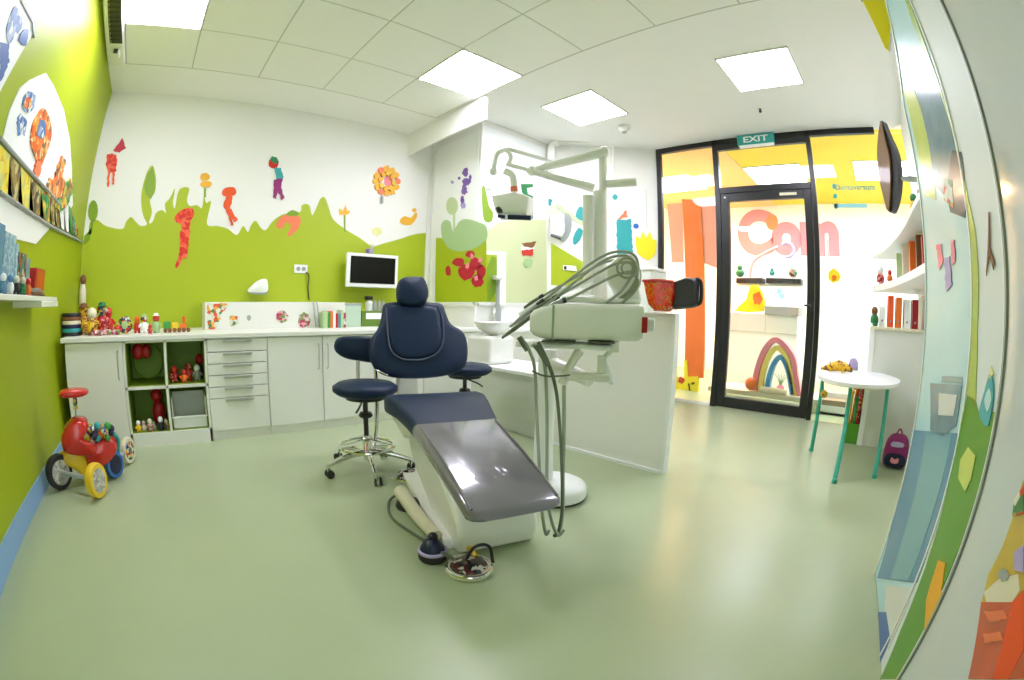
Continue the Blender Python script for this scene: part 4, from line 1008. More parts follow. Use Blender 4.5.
# ------------------------------------------------------------------ dental chair
AL = math.radians(18.5)
CH0 = Vector((.985, .985, 0))
ch = thing('dental_chair', 'navy dental treatment chair with white base in the middle of the room', 'dental chair', CH0, -AL)
def rrect(y, z, hw, th, ny, nz, n=5, r=.03):
    """rounded cross-section of a cushion at (y,z): across x, normal (ny,nz)"""
    out = []
    r = min(r, th / 2 - .001)
    for cx, cz, a0 in ((hw - r, -r, 0), (-(hw - r), -r, PI / 2), (-(hw - r), -th + r, PI), (hw - r, -th + r, 1.5 * PI)):
        for k in range(n):
            a = a0 + PI / 2 * k / (n - 1)
            u = cx + r * math.cos(a); w = cz + r * math.sin(a)
            out.append(Vector((u, y + ny * w, z + nz * w)))
    return out
def cushion(prof, nm, m, par=ch):
    rings = []
    for i, (y, z, hw, th) in enumerate(prof):
        a = prof[max(i - 1, 0)]; b = prof[min(i + 1, len(prof) - 1)]
        d = Vector((b[0] - a[0], b[1] - a[1])).normalized()
        rings.append(rrect(y, z, hw, th, -d.y, d.x))
    mb = MB(); mb.loft(rings); o = mb.build(nm, m, par, local=True, angle=60); return o
cushion([(-.035, .330, .13, .03), (-.025, .345, .165, .045), (.0, .360, .178, .055), (.1, .392, .185, .06), (.3, .440, .195, .065), (.5, .476, .203, .07), (.62, .494, .208, .07)], 'leg_rest_cover', M['cover'])
cushion([(.60, .489, .206, .07), (.72, .518, .222, .08), (.84, .545, .245, .09), (.93, .556, .262, .10), (1.03, .548, .27, .10), (1.14, .518, .24, .10), (1.20, .505, .20, .09)], 'seat_cushion', M['navy'])
mb = MB(); mb.tube([(-.16, .0, .362), (-.168, .3, .443), (-.18, .60, .495)], .005, 6); mb.build('cover_seam', M['cover'], ch, local=True)
mb = MB(); mb.tube([(.16, .0, .362), (.168, .3, .443), (.18, .60, .495)], .005, 6); mb.build('cover_seam', M['cover'], ch, local=True)
# backrest in its own tilted frame
bc = Vector((0, 1.47, .60)); tilt = math.radians(28)
bu = Vector((1, 0, 0)); bv = Vector((0, math.sin(tilt), math.cos(tilt))); bn_ = Vector((0, -math.cos(tilt), math.sin(tilt)))
PB0 = Plane(frame(ch) @ bc, frame(ch).to_3x3() @ bn_)
inv = frame(ch).inverted()
def bp(pix, d=0.0): return [inv @ PB0.at(x, y, d) for x, y in pix]
outl = [(383, 306), (390, 303), (411, 302), (432, 303), (442, 305), (446, 315), (451, 325), (462, 332), (467, 343), (467, 360), (462, 369), (448, 375), (425, 378), (400, 378), (384, 375), (374, 368), (369, 355), (370, 340), (377, 330), (381, 318)]
mb = MB(); mb.puff(smooth2(bp(outl), 3), bn_, .085, .35); mb.build('backrest', M['navy'], ch, local=True, angle=60)
inn = [(388, 308), (411, 306), (436, 308), (441, 325), (442, 342), (436, 353), (424, 358), (411, 359), (400, 357), (392, 350), (389, 335)]
mb = MB(); mb.puff(smooth2(bp(inn, .045), 3), bn_, .05, .15); mb.build('back_pad', M['navy'], ch, local=True, angle=60)
pp = bp([(386, 308), (388, 335), (391, 350), (400, 358), (411, 360), (425, 359), (437, 353), (443, 341), (443, 322), (439, 308)], .056); mb = MB(); mb.tube(pp, .006, 8); mb.build('piping', M['navy2'], ch, local=True)
hd = [(399, 283), (404, 280), (416, 279), (423, 281), (427, 292), (426, 300), (419, 306), (406, 306), (399, 301), (397, 292)]
hd = [(412.5 + (x - 412.5) * 1.07, 293 + (y - 293) * 1.05) for x, y in hd]
mb = MB(); mb.puff(smooth2(bp(hd, .05), 3), bn_, .10, .35); mb.build('headrest', M['navy'], ch, local=True, angle=60)
mb = MB(); q = bp([(411, 300), (411, 320)], -.02); mb.tube([q[0] - bn_ * .03, q[1] - bn_ * .05], .022, 10); mb.build('headrest_stem', M['chrome'], ch, local=True)
mb = MB(); mb.box((-.11, 1.50, .38), (.03, 1.57, .64)); mb.build('back_support', M['white2'], ch, local=True, bevel=.02)
# back shell edge label
q = bp([(376, 370), (388, 375.5)], .052); mb = MB(); mb.tube([q[0], q[1]], .004, 6); mb.build('silver_edge', M['chrome'], ch, local=True)
# seat housing and lift arm, foot
def side_prism(poly, x0, x1, nm, m, bevel=.03, bseg=4):
    mb = MB(); mb.slab([Vector((x1, y, z)) for y, z in poly], (1, 0, 0), x1 - x0); return mb.build(nm, m, ch, local=True, bevel=bevel, bseg=bseg)
side_prism([(.29, .0), (.255, .09), (.275, .16), (.35, .215), (.62, .33), (1.02, .46), (1.16, .44), (1.22, .32), (1.1, .18), (.9, .10), (.62, .0)], -.115, .245, 'lift_arm', M['white2'])
side_prism([(.80, .42), (.85, .46), (1.50, .45), (1.54, .40), (1.40, .33), (1.05, .30), (.9, .36)], -.165, .18, 'seat_housing', M['unit'], .02)
side_prism([(.34, .0), (.36, .05), (1.25, .05), (1.28, 0)], -.15, .24, 'floor_plate', M['unit'], .012)
mb = MB(); mb.tube([(-.17, .40, .045), (-.20, .62, .05), (-.22, .90, .055)], [.028, .038], 12); mb.build('cable_duct', M['cream'], ch, local=True)
mb = MB(); mb.tube([(-.215, .93, .04), (-.29, .88, .012), (-.31, .70, .010), (-.24, .50, .010), (-.16, .32, .012)], .007, 8); mb.build('floor_cable', M['hose_d'], ch, local=True)
mb = MB(); c = inv @ P_floor.at(466, 548); mb.tube([(-.12, .42, .02), (-.09, .36, .06), (-.06, .22, .03)], .012, 8); mb.build('yellow_hose', M['yellow'], ch, local=True)
# pipes and joints at the left of the lift arm
t = thing('foot_switch', 'black and chrome foot switch beside the chair arm near the stool', 'foot switch', P_floor.at(409, 478))
c = P_floor.at(409, 478)
MB().lathe(c, [(.07, 0), (.075, .01), (.07, .03), (.04, .05), (.02, .06)], 20).build('switch_body', M['junk'], t)
MB().tube([c + Vector((-.11, .05, .02)), c + Vector((-.12, -.04, .03)), c + Vector((-.04, -.14, .03)), c + Vector((.05, -.16, .03))], .009, 8).build('guard_rail', M['chrome'], t)
t = thing('foot_switch', 'round black foot switch at the top of the cream cable duct', 'foot switch', P_floor.at(409, 507))
c = P_floor.at(409, 507)
MB().lathe(c, [(.065, 0), (.07, .012), (.06, .035), (.03, .05)], 20).build('switch_body', M['blackp'], t)
MB().lathe(c + Vector((-.01, 0, .045)), [(.025, 0), (.03, .008), (.015, .018)], 16).build('chrome_knob', M['chrome'], t)
t = thing('foot_pedal', 'round navy foot pedal with a pale band on the floor', 'foot pedal', P_floor.at(433, 560))
c = P_floor.at(433, 558)
MB().lathe(c, [(.055, 0), (.06, .008), (.06, .03), (.055, .036)], 24).build('base', M['rubber'], t)
MB().torus(c + Vector((0, 0, .04)), .054, .008).build('band', M['lilac'], t)
MB().lathe(c + Vector((0, 0, .036)), [(.054, 0), (.05, .02), (.035, .045), (.015, .058)], 20).build('dome', M['navyfig'], t)
MB().ball(c + Vector((.01, .01, .098)), (.022, .022, .018)).build('knob', M['blackp'], t)
t = thing('foot_pedal', 'flat disc foot control with a chrome rim and loop handle', 'foot pedal', P_floor.at(470, 565))
c = P_floor.at(469, 570)
MB().lathe(c, [(.085, 0), (.093, .006), (.093, .016), (.08, .022)], 32).build('base_disc', M['cream'], t)
MB().torus(c + Vector((0, 0, .02)), .087, .007).build('rim', M['chrome'], t)
MB().lathe(c + Vector((0, 0, .018)), [(.078, 0), (.07, .012), (.03, .022)], 28).build('tread', M['junk'], t)
MB().tube([c + Vector((.01, .03, .03)), c + Vector((.03, .0, .10)), c + Vector((.075, -.03, .10)), c + Vector((.08, -.05, .03))], .007, 8).build('loop_handle', M['blackp'], t)
MB().tube([c + Vector((-.03, .05, .035)), c + Vector((-.05, .10, .05)), c + Vector((-.045, .16, .02))], .008, 8).build('cable', M['hose_d'], t)

# ------------------------------------------------------------------ stools
def stool(loc, rz, label, seat_z, arm=True):
    t = thing('operator_stool', label, 'stool', loc, rz)
    MB().lathe((0, 0, seat_z - .075), [(.10, 0), (.17, .008), (.20, .03), (.20, .055), (.17, .075), (.05, .08)], 36).build('seat', M['navy'], t, local=True, angle=60)
    MB().lathe((0, 0, seat_z - .095), [(.12, 0), (.13, .02)], 24).build('seat_plate', M['blackp'], t, local=True)
    MB().tube([(0, 0, .10), (0, 0, seat_z - .08)], .016, 12).build('gas_column', M['blackp'], t, local=True)
    MB().tube([(0, 0, .07), (0, 0, .23)], .028, 12).build('column_sleeve', M['chrome'], t, local=True)
    MB().lathe((0, 0, seat_z - .21), [(.035, 0), (.045, .01), (.035, .03)], 16).build('collar', M['blackp'], t, local=True)
    MB().tube([(-.02, 0, seat_z - .10), (-.12, -.08, seat_z - .12), (-.17, -.11, seat_z - .135)], .006, 8).build('lever', M['blackp'], t, local=True)
    MB().torus((0, 0, .16), .17, .010).build('foot_ring', M['chrome'], t, local=True)
    mb = MB()
    for k in range(4):
        a = PI / 4 + k * PI / 2; mb.tube([(0, 0, .20), (.17 * math.cos(a), .17 * math.sin(a), .16)], .006, 6)
    mb.build('ring_spokes', M['chrome'], t, local=True)
    for k in range(5):
        a = 2 * PI * k / 5 + .35; c, s_ = math.cos(a), math.sin(a)
        l = MB().tube([(.02 * c, .02 * s_, .12), (.15 * c, .15 * s_, .11), (.27 * c, .27 * s_, .075)], [.022, .014], 10).build('leg', M['chrome'], t, local=True)
        mb = MB()
        for sd in (-1, 1): mb.lathe((.27 * c - s_ * .016 * sd - s_ * .006, .27 * s_ + c * .016 * sd + c * .006, .026), [(.014, 0), (.026, .002), (.026, .012), (.014, .014)], 14, (-s_, c, 0))
        w = mb.build('caster', M['rubber'], t, local=True); w.parent = l
        w = MB().tube([(.27 * c, .27 * s_, .03), (.27 * c, .27 * s_, .085)], .012, 8).build('caster_fork', M['chrome'], t, local=True); w.parent = l
    return t
st = stool((1.12, 2.42, 0), .3, 'navy operator stool with chrome five-wheeled base left of chair', .55)
PSt = Plane((1.20, 2.76, 0), (.42, .9, 0))
mb = MB(); mb.puff(smooth2([PSt.at(x, y) for x, y in [(334, 345), (338, 338), (352, 336), (376, 338), (380, 350), (376, 362), (360, 361), (345, 358), (336, 352)]], 3), PSt.n, .09, .3); mb.build('backrest', M['navy'], st, angle=60)
MB().tube([PSt.at(358, 358, .02), PSt.at(358, 374, .04), PSt.at(359, 392, .12)], .013, 10).build('backrest_stem', M['steel'], st)
MB().tube([PSt.at(375, 360, .0), PSt.at(377, 400, .10), PSt.at(375, 436, .20), PSt.at(372, 449, .30)], .016, 10).build('support_tube', M['chrome'], st)
stool((2.02, 2.60, 0), 1.0, 'second navy stool half hidden behind the dental chair', .585)

# ------------------------------------------------------------------ partition, low cabinet, cuspidor
pt = thing('partition_panel', 'white free-standing panel behind the delivery unit', 'partition', (2.5, 1.7, 0))
MB().box((2.48, 1.19, 0.0), (2.53, 2.2, 1.0)).build('panel', M['unit'], pt, bevel=.004)
MB().box((2.47, 1.185, 1.0), (2.54, 2.2, 1.012)).build('top_edge', M['bright'], pt)
MB().box((2.472, 1.172, 0), (2.538, 1.19, 1.012)).build('end_edge', M['bright'], pt)
MB().box((2.468, 1.19, 0), (2.48, 2.2, .022)).build('bottom_edge', M['bright'], pt)
lc = thing('side_cabinet', 'low white cabinet behind the dental chair under the spittoon', 'cabinet', (2.7, 2.55, 0))
MB().box((2.48, 2.205, 0), (2.95, 3.10, .50)).build('body', M['ltgrey'], lc, bevel=.006)
MB().box((2.40, 2.205, .50), (2.95, 3.12, .528)).build('top', M['bright'], lc, bevel=.004)
cu = thing('spittoon_unit', 'white spittoon with a shallow bowl behind the dental chair', 'spittoon', (2.57, 2.95, .528))
MB().box((2.42, 2.80, .528), (2.72, 3.10, .77)).build('housing', M['unit'], cu, bevel=.03)
MB().lathe((2.58, 2.93, .77), [(.03, 0), (.06, .01), (.13, .05), (.165, .10), (.17, .115), (.15, .115), (.10, .06), (.02, .04)], 32).build('bowl', M['white2'], cu)
MB().tube([(2.70, 3.06, .74), (2.70, 3.06, .96), (2.67, 3.02, 1.0), (2.63, 2.98, .97)], .012, 10).build('spout', M['chrome'], cu)
# tall grey counter behind the partition at the door side
gc = thing('tall_counter', 'tall pale grey cabinet between the partition and the glass', 'cabinet', (4.3, 2.3, 0))
MB().box((3.9, 1.95, 0), (4.3, 2.75, 1.44)).build('body', M['ltgrey'], gc, bevel=.01) if False else None
Pg = PX(4.05)
a = Pg.at(641, 270); yb_ = PX(4.40).at(666, 300).y
MB().box((4.05, yb_, 0), (4.40, 2.93, a.z)).build('body', M['ltgrey'], gc, bevel=.008)
MB().box((4.035, yb_ - .01, a.z), (4.41, 2.94, a.z + .03)).build('top', M['bright'], gc, bevel=.004)
MB().box((4.043, yb_ + .02, .1), (4.049, yb_ + .42, a.z - .03)).build('cabinet_door', M['ltgrey'], gc, bevel=.002)

# mug and cup on the partition end
mg = thing('mug_set', 'black handled mug with a glittery red cup on the partition top', 'mug', (2.5, 1.22, 1.012))
Pm = PX(2.41)
def fr(pix, d0, d1, nm, m):
    A = [Pm.at(x, y, 0) + Vector((d0, 0, 0)) for x, y in pix]; B = [p + Vector((d1 - d0, 0, 0)) for p in A]
    c = sum(A, Vector()) / len(A)
    mb = MB(); rings = []
    n = len(A)
    for f, s_ in ((0, .90), (.12, 1.0), (.5, 1.05), (.88, 1.0), (1, .90)):
        rings.append([c + (p - c) * s_ + Vector(((d1 - d0) * f, 0, 0)) for p in A])
    mb.loft(rings); return mb.build(nm, m, mg, angle=50)
fr(smooth2([Vector((x, y, 0)) for x, y in [(645, 280), (660, 279), (674, 280), (674, 292), (671, 305), (665, 309), (655, 309), (649, 304), (647, 292)]], 2) and [(646, 281), (662, 280.5), (678, 282), (677.5, 293), (674.5, 305), (669, 311), (657, 311), (651, 305), (648, 292)], -.05, .07, 'red_cup', M['redglass'])
fr([(676, 282), (687, 278), (695, 279), (698, 284), (697, 304), (693, 307), (675, 309), (677, 296)], -.04, .06, 'mug_body', M['blackp'])
hp = [Pm.at(x, y, 0) + Vector((.02, 0, 0)) for x, y in [(692, 280), (697, 279), (700, 284), (700, 299), (697, 304), (691, 303)]]
MB().tube(hp, .011, 8).build('handle', M['blackp'], mg)
MB().tube([Pm.at(x, y, 0) + Vector((-.055, 0, 0)) for x, y in [(647, 281.5), (662, 281), (677, 282.5)]], .008, 8).build('cup_rim', M['red'], mg)

# ------------------------------------------------------------------ dental unit (stand, arms, tray)
UX = Vector((.6, -.8, 0)); UY = Vector((.8, .6, 0)); UZ = Vector((0, 0, 1))
U0 = Vector((1.58, 1.20, 0))
Pu = Plane(U0, -UY)
un = thing('dental_delivery_unit', 'white dental delivery unit with instrument hoses on a round foot', 'dental unit', (1.86, 1.55, 0))
def u(px_, py_, d=0.0): return Pu.at(px_, py_, -d)          # d metres behind the front plane
cF_ = P_floor.at(560, 500) 
cF_ = Vector((1.76, 1.47, 0))
MB().lathe(cF_, [(.175, 0), (.178, .008), (.178, .014)], 40).build('rubber_foot', M['rubber'], un)
MB().lathe(cF_ + Vector((0, 0, .014)), [(.178, 0), (.178, .045), (.165, .062), (.12, .085), (.06, .10)], 40).build('foot_cover', M['bright'], un)
MB().tube([cF_ + Vector((-.05, .04, .08)), cF_ + Vector((-.05, .05, .35)), cF_ + Vector((-.03, .06, .80))], [.055, .05, .05], 20).build('column', M['bright'], un)
def ubox(x0, y0, x1, y1, d0, d1, nm, m, bevel=.015, par=un, bseg=3):
    a = u(x0, y0); b = u(x1, y1); la = (a - U0).dot(UX); lb = (b - U0).dot(UX)
    z1_, z0_ = a.z, b.z
    c = U0 + UX * (la + lb) / 2 + UY * (d0 + d1) / 2 + UZ * (z0_ + z1_) / 2
    mb = MB(); mb.obox(c, UX * (lb - la) / 2, UY * (d1 - d0) / 2, UZ * (z1_ - z0_) / 2); return mb.build(nm, m, par, bevel=bevel, bseg=bseg)
# main tray body: loft along UX, rounded and narrowing at the left
mb = MB(); rings = []
def uloc(p): return ((p - U0).dot(UX), p.z)
for px_, yt, yb, dd in ((530, 314, 331, .12), (533, 310, 335, .20), (540, 307, 338, .25), (553, 304, 340, .28), (556, 303.5, 340.5, .28), (600, 303.5, 341, .28), (640, 304, 342, .28), (644.5, 306, 339, .27)):
    xa, zt_a = uloc(u(px_, yt)); _, zb_a = uloc(u(px_, yb))
    ring = []
    hz = (zt_a - zb_a) / 2; hy = dd / 2; r = min(.03, hz * .6)
    for cy, cz, a0 in ((hy - r, hz - r, 0), (-(hy - r), hz - r, PI / 2), (-(hy - r), -(hz - r), PI), (hy - r, -(hz - r), 1.5 * PI)):
        for k in range(5):
            a = a0 + PI / 2 * k / 4
            ring.append(U0 + UX * xa + UY * (cy + r * math.cos(a) + hy + .0) + UZ * ((zt_a + zb_a) / 2 + cz + r * math.sin(a)))
    rings.append(ring)
mb.loft(rings); mb.build('tray_body', M['unit'], un, angle=35)
ubox(552.5, 305, 553.5, 340, -.003, .1, 'body_joint', M['unit_d'], 0)
ubox(642, 317, 647, 333, -.006, .03, 'red_light', M['dred'], .002)
ubox(646, 318, 656, 332, .03, .10, 'side_grip', M['bright'], .012)
ubox(541, 341, 575, 343.5, -.004, .2, 'underside_shadow_gap', M['hose_d'], .002); ubox(588, 341.5, 615, 344, -.004, .2, 'underside_shade_strip', M['hose_d'], .002)  # dark strips standing in for the shade under the tray
ubox(514, 342, 612, 351.5, .03, .22, 'tray_bar', M['bright'], .01)
ubox(612, 342, 620, 354, .05, .12, 'bar_end', M['unit'], .006)
# bracket under the tray
mb = MB(); mb.tube([u(580, 350, .10), u(572, 362, .10), u(562, 384, .10)], [.024, .020, .022], 12); mb.build('bracket_strut', M['unit'], un)
ubox(566, 374, 611, 385, .06, .16, 'bracket_bar', M['unit'], .012)
ubox(598, 358, 607, 376, .06, .16, 'bracket_post', M['unit'], .008)
mb = MB(); mb.tube([u(611, 384, .11), u(609, 373, .11), u(604, 360, .11), u(612, 349, .11)], .014, 10); mb.build('chrome_grip', M['bright'], un)
mb = MB(); mb.tube([cF_ + Vector((-.03, .06, .74)), u(590, 380, .12)], .035, 14); mb.build('support_arm', M['unit'], un)
# deck with whip arms
ubox(560, 296, 642, 304.5, .04, .26, 'tray_deck', M['unit'], .01)
mb = MB()
R = random.Random(4)
WH = [([(606, 303), (622, 290), (634, 270), (630, 257), (612, 257), (590, 270), (545, 306), (502, 338)], .03, True),
      ([(614, 303), (630, 290), (638, 272), (634, 255), (614, 252), (590, 264), (548, 297), (510, 327)], .09, True),
      ([(618, 303), (632, 292), (637, 276), (634, 264), (618, 263), (598, 273), (562, 294), (530, 312)], .06, False),
      ([(622, 303), (634, 292), (638, 281), (630, 272), (612, 277), (590, 288), (568, 299), (550, 306)], .04, False),
      ([(626, 303), (637, 290), (640, 272), (630, 260), (606, 262), (578, 276), (546, 294), (524, 308)], .17, False)]
for k, (L, dd, tool) in enumerate(WH):
    w = MB().tube([u(x, y, dd) for x, y in L], [.007, .0065, .006], 8).build('instrument_whip', M['hose'], un)
    (xa, ya), (xb, yb) = L[-1], L[-2]
    dx_, dy_ = (xb - xa), (yb - ya)
    hnd = MB().tube([u(xa + dx_ * .75, ya + dy_ * .75, dd - .004), u(xa + dx_ * .3, ya + dy_ * .3, dd - .004), u(xa, ya, dd - .004)], [.010, .011, .005], 10).build('handpiece', M['hose_d'] if k % 2 == 0 else M['grey'], un); hnd.parent = w
    c_ = MB().tube([u(xa + dx_ * .72, ya + dy_ * .72, dd - .003), u(xa + dx_ * .90, ya + dy_ * .90, dd - .003)], .012, 10).build('holder_clip', M['blackp'], un); c_.parent = w
mb = MB(); mb.puff(smooth2([u(x, y, .14) for x, y in [(606, 268), (616, 258), (628, 254), (637, 258), (640, 272), (639, 290), (640, 303), (620, 303), (612, 290), (606, 280)]], 3), -UY, .05, .1); mb.build('whip_housing', M['unit'], un)
mb = MB(); mb.torus(u(627, 268, .02), .045, .006, UY, 24, 8); mb.torus(u(627, 268, .02), .025, .005, UY, 20, 8); mb.build('coil_ring', M['hose'], un)
MB().tube([u(520, 316, .16), u(550, 297, .16), u(590, 280, .16)], .016, 10).build('rear_arm', M['bright'], un)
# hanging hoses
hs = [[(521, 338), (530, 352), (535, 372), (537, 420), (540, 480), (543, 518), (546, 534), (549, 530)],
      [(533, 344), (543, 358), (546, 380), (547, 430), (547, 485), (551, 518), (558, 535), (564, 530)],
      [(538, 342), (549, 365), (556, 390), (560, 430), (562, 475), (562, 510), (558, 533), (553, 536)],
      [(564, 386), (564, 430), (563, 475), (563, 512), (559, 532), (554, 535)],
      [(527, 350), (541, 362), (545, 378), (549, 400), (552, 440), (553, 480)]]
for k, L in enumerate(hs[:4]):
    MB().tube([Pu.at(x, y, .02 - .012 * k + .40 * max(0, (y - 400) / 135) ** 1.0) for x, y in L], [.009, .007, .0065], 8).build('hanging_hose', M['hose' if k != 2 else 'hose_d'], un)
MB().tube([Pu.at(x, y, .03) for x, y in [(532, 371), (545, 376), (560, 376), (570, 375)]], .004, 6).build('hose_clip', M['hose_d'], un)
for xx, yy, x2, y2 in ((519, 337, 527, 351), (536, 345, 548, 366)):
    MB().tube([Pu.at(xx, yy, .025), Pu.at(x2, y2, .025)], [.013, .009], 10).build('hose_connector', M['hose_d'], un)

# overhead lamp
LP = Plane(Vector((1.93, 1.40, 0)), Vector((.81, .587, 0)))
lm = thing('operating_lamp', 'white overhead dental lamp on jointed arms beside the unit', 'dental lamp', (2.0, 1.5, 1.0))
def lpt(x, y, d=0.0): return LP.at(x, y, -d)
MB().tube([lpt(600, 300, .06), lpt(600, 250, .06), lpt(600, 192, .06)], .040, 18, False).build('lower_post', M['unit'], lm)
MB().tube([lpt(588, 295, .02), lpt(588, 196, .02)], .030, 16, False).build('post_cover', M['white2'], lm)
MB().tube([lpt(603, 200, .06), lpt(603, 152, .06)], .024, 16, False).build('upper_post', M['unit'], lm)
MB().ball(lpt(604, 152, .06), .035).build('post_cap', M['unit'], lm)
MB().tube([lpt(606, 152, .05), lpt(532, 171, .02)], [.028, .020], 14).build('upper_arm', M['unit'], lm)
MB().tube([lpt(594, 188, .04), lpt(560, 179, .02), lpt(531, 171, 0)], [.026, .018], 14).build('lower_arm', M['white2'], lm)
MB().ball(lpt(532, 171, .01), .03).build('elbow_joint', M['unit'], lm)
MB().tube([lpt(556, 163, .08), lpt(508, 149, .0)], .011, 10).build('balance_rod', M['unit'], lm)
MB().tube([lpt(532, 171, .0), lpt(510, 165, .0)], .012, 10).build('balance_rod', M['unit'], lm)
MB().tube([lpt(507, 149), lpt(511, 157), lpt(508, 166)], .014, 10).build('yoke_side', M['unit'], lm)
MB().tube([lpt(508, 149), lpt(498, 153), lpt(495, 163), lpt(493, 172)], .015, 10).build('yoke_side', M['unit'], lm)
MB().ball(lpt(493.5, 171.5), .024).build('yoke_knob', M['unit'], lm)
MB().tube([lpt(505, 171), lpt(512, 175), lpt(514, 184), lpt(514, 196)], .020, 12).build('neck', M['unit'], lm)
MB().tube([lpt(514, 187), lpt(514.5, 192)], .022, 12, False).build('orange_collar', M['coral'], lm)
mb = MB(); hd_ = [(493, 198), (503, 196), (514, 194), (526, 196), (533, 199), (532, 214), (530, 219), (500, 219), (496, 211)]
mb.puff([lpt(x, y, .05) for x, y in hd_], -LP.n, .16, .15); mb.build('lamp_head', M['white2'], lm, angle=50)
MB().tube([lpt(508, 217, -.045), lpt(531, 218, -.045)], .014, 10).build('front_grip', M['navyfig'], lm)
MB().tube([lpt(498, 216, -.045), lpt(505, 217, -.045)], .009, 10).build('front_grip', M['navyfig'], lm)
MB().puff(smooth2([lpt(x, y, -.04) for x, y in [(496, 208), (500, 207), (503, 212), (498, 213)]], 2), LP.n, .03, .2).build('side_dial', M['blackp'], lm)
MB().tube([lpt(606, 184, .05), lpt(636, 182, .05)], .024, 14, False).build('side_handle', M['white2'], lm)
# ceiling support rail
cr = thing('ceiling_rail', 'pale bent support rail below the ceiling behind the lamp', 'rail', P_ceil.at(560, 138))
q1_ = P_C.at(556, 143, .1); 
PCr = P_C.off(.12)
MB().tube([PCr.at(552, 172), PCr.at(551, 158), PCr.at(552, 146), PCr.at(558, 143)], .045, 12).build('bent_end', M['unit'], cr)
MB().tube([PCr.at(556, 143), PCr.at(600, 141), PCr.at(640, 139)], .018, 10, False).build('rail_bar', M['white'], cr)
MB().tube([PCr.at(613, 140), PCr.at(613, 182)], .010, 8, False).build('drop_rod', M['white'], cr)
for x in (558, 600, 640):
    p = PCr.at(x, 141); MB().tube([p, Vector((p.x, p.y, H))], .012, 8, False).build('hanger', M['white'], cr)
# wall dispenser and socket on slanting wall
dp = thing('wall_dispenser', 'white wall dispenser with a dark slot beside the mural', 'dispenser', P_C.at(556, 230))
mb = MB(); mb.puff([P_C.at(x, y, .05) for x, y in [(550, 214), (564, 216), (565, 232), (562, 238), (550, 235)]], P_C.n, .08, .1); mb.build('shell', M['bright'], dp, angle=50)
mb = MB(); mb.tube([P_C.at(551, 235, .11), P_C.at(561, 239, .11)], .016, 8); mb.build('slot', M['blackp'], dp)
t = thing('wall_socket', 'white socket on the green wedge of the slanting wall', 'socket', P_C.at(570, 267))
mb = MB(); mb.slab([P_C.at(x, y, .02) for x, y in [(563, 265), (576, 266), (577, 271), (563, 270)]], P_C.n, .0195); mb.build('plate', M['bright'], t, bevel=.003)
mb = MB(); mb.slab([P_C.at(x, y, .024) for x, y in [(564, 266), (566.5, 266.2), (566.5, 269.5), (564, 269.3)]], P_C.n, .003); mb.build('switch_rocker', M['blackp'], t)
t = thing('folding_rack', 'thin folded steel rack against the wall left of the spittoon', 'rack', PZ(0).at(480, 400)) if False else None
t = thing('white_tap_column', 'slim grey steel soap pump column right of the berry mural', 'pump', (3.15, 3.45, 1.05)); c = P_B.at(498, 290, .08)
MB().lathe((c.x, c.y, ZC), [(.04, 0), (.04, .2), (.02, .25), (.02, .5)], 14).build('column', M['grey'], t)
MB().box((c.x - .06, c.y - .04, ZC + .5), (c.x + .03, c.y + .04, ZC + .54)).build('head', M['ltgrey'], t, bevel=.01)
MB().box((XW + .05, YB - .5, 0), (XB - .3, YB - .002, ZC - .04)).build('x', M['white'], None) if False else None
t = thing('corner_counter', 'pale counter below the olive mural on the short wall', 'counter', (3.3, 3.3, 0))
MB().box((XW + .10, 3.16, 0), (3.85, YB - .013, ZC - .03)).build('body', M['white'], t, bevel=.004)
MB().box((XW + .09, 3.14, ZC - .03), (3.87, YB - .013, ZC)).build('top', M['bright'], t, bevel=.004)

# ------------------------------------------------------------------ open panelled leaf on the right, then the glossy front
yF = YF
L0 = Vector((1.82, -.262, 0)); LD = Vector((-.9903, -.1392, 0)); LN = Vector((-.1392, .9903, 0))
LF = Plane(L0, LN)
def lbox(t0, t1, z0, z1, d0, d1, nm, m, par, bevel=0.0):
    """box along the leaf: t metres from its free edge, d metres in front of its face"""
    c = L0 + LD * (t0 + t1) / 2 + LN * (d0 + d1) / 2 + Vector((0, 0, (z0 + z1) / 2))
    mb = MB(); mb.obox(c, LD * (t1 - t0) / 2, LN * (d1 - d0) / 2, Vector((0, 0, (z1 - z0) / 2))); return mb.build(nm, m, par, bevel=bevel)
TG, TE, HL = .508, .755, 2.72
T0 = -.05
gp = thing('printed_glass_panel', 'tall pale blue printed glass panel between the shelves and the green strip', 'panel', L0)
def lv(t, z, d=0.0): return L0 + LD * t + LN * d + Vector((0, 0, z))
mb = MB(); mb.slab([lv(T0, .004), lv(TG, .004), lv(TG, HL), lv(.42, HL), (lv(.25, 2.30)), lv(T0, 1.90)], LN, .03); mb.build('board', M['paleblue'], gp)
def lp_(pix, m, nm, par, d=.002, th=.0015, sm=0):
    mb = MB(); decal(mb, LF, pix, d, th, sm); return mb.build(nm, m, par)
lp_([(912, 430), (957, 433), (937, 522), (917, 583), (877, 578), (893, 520), (903, 478)], M['steelblue'], 'sea_print', gp)
lp_([(926, 433), (952, 433), (930, 522), (908, 580), (890, 579), (905, 530), (918, 480)], mat('teal_blue_print', (.20, .42, .48), .2, coat=0.2, spec=.2), 'sea_light_print', gp, .003)
lp_([(886, 585), (914, 588), (896, 632), (888, 650), (884, 612)], M['ltgrey'], 'pale_reflection_print', gp, .003)  # pale reflection low in the glass, painted as a flat patch
lp_([(878, 612), (886, 612), (890, 640), (880, 662)], M['blue'], 'blue_reflection_print', gp, .0035)  # blue part of that reflection, also painted on
lp_([(903, 90), (912, 84), (924, 120), (933, 170), (936, 200), (925, 196), (917, 150)], M['limeprint'], 'yellow_green_print', gp)
lp_([(914, 84), (936, 84), (950, 125), (960, 180), (963, 210), (948, 200), (934, 184), (928, 140)], M['slate'], 'dark_print', gp, .003)
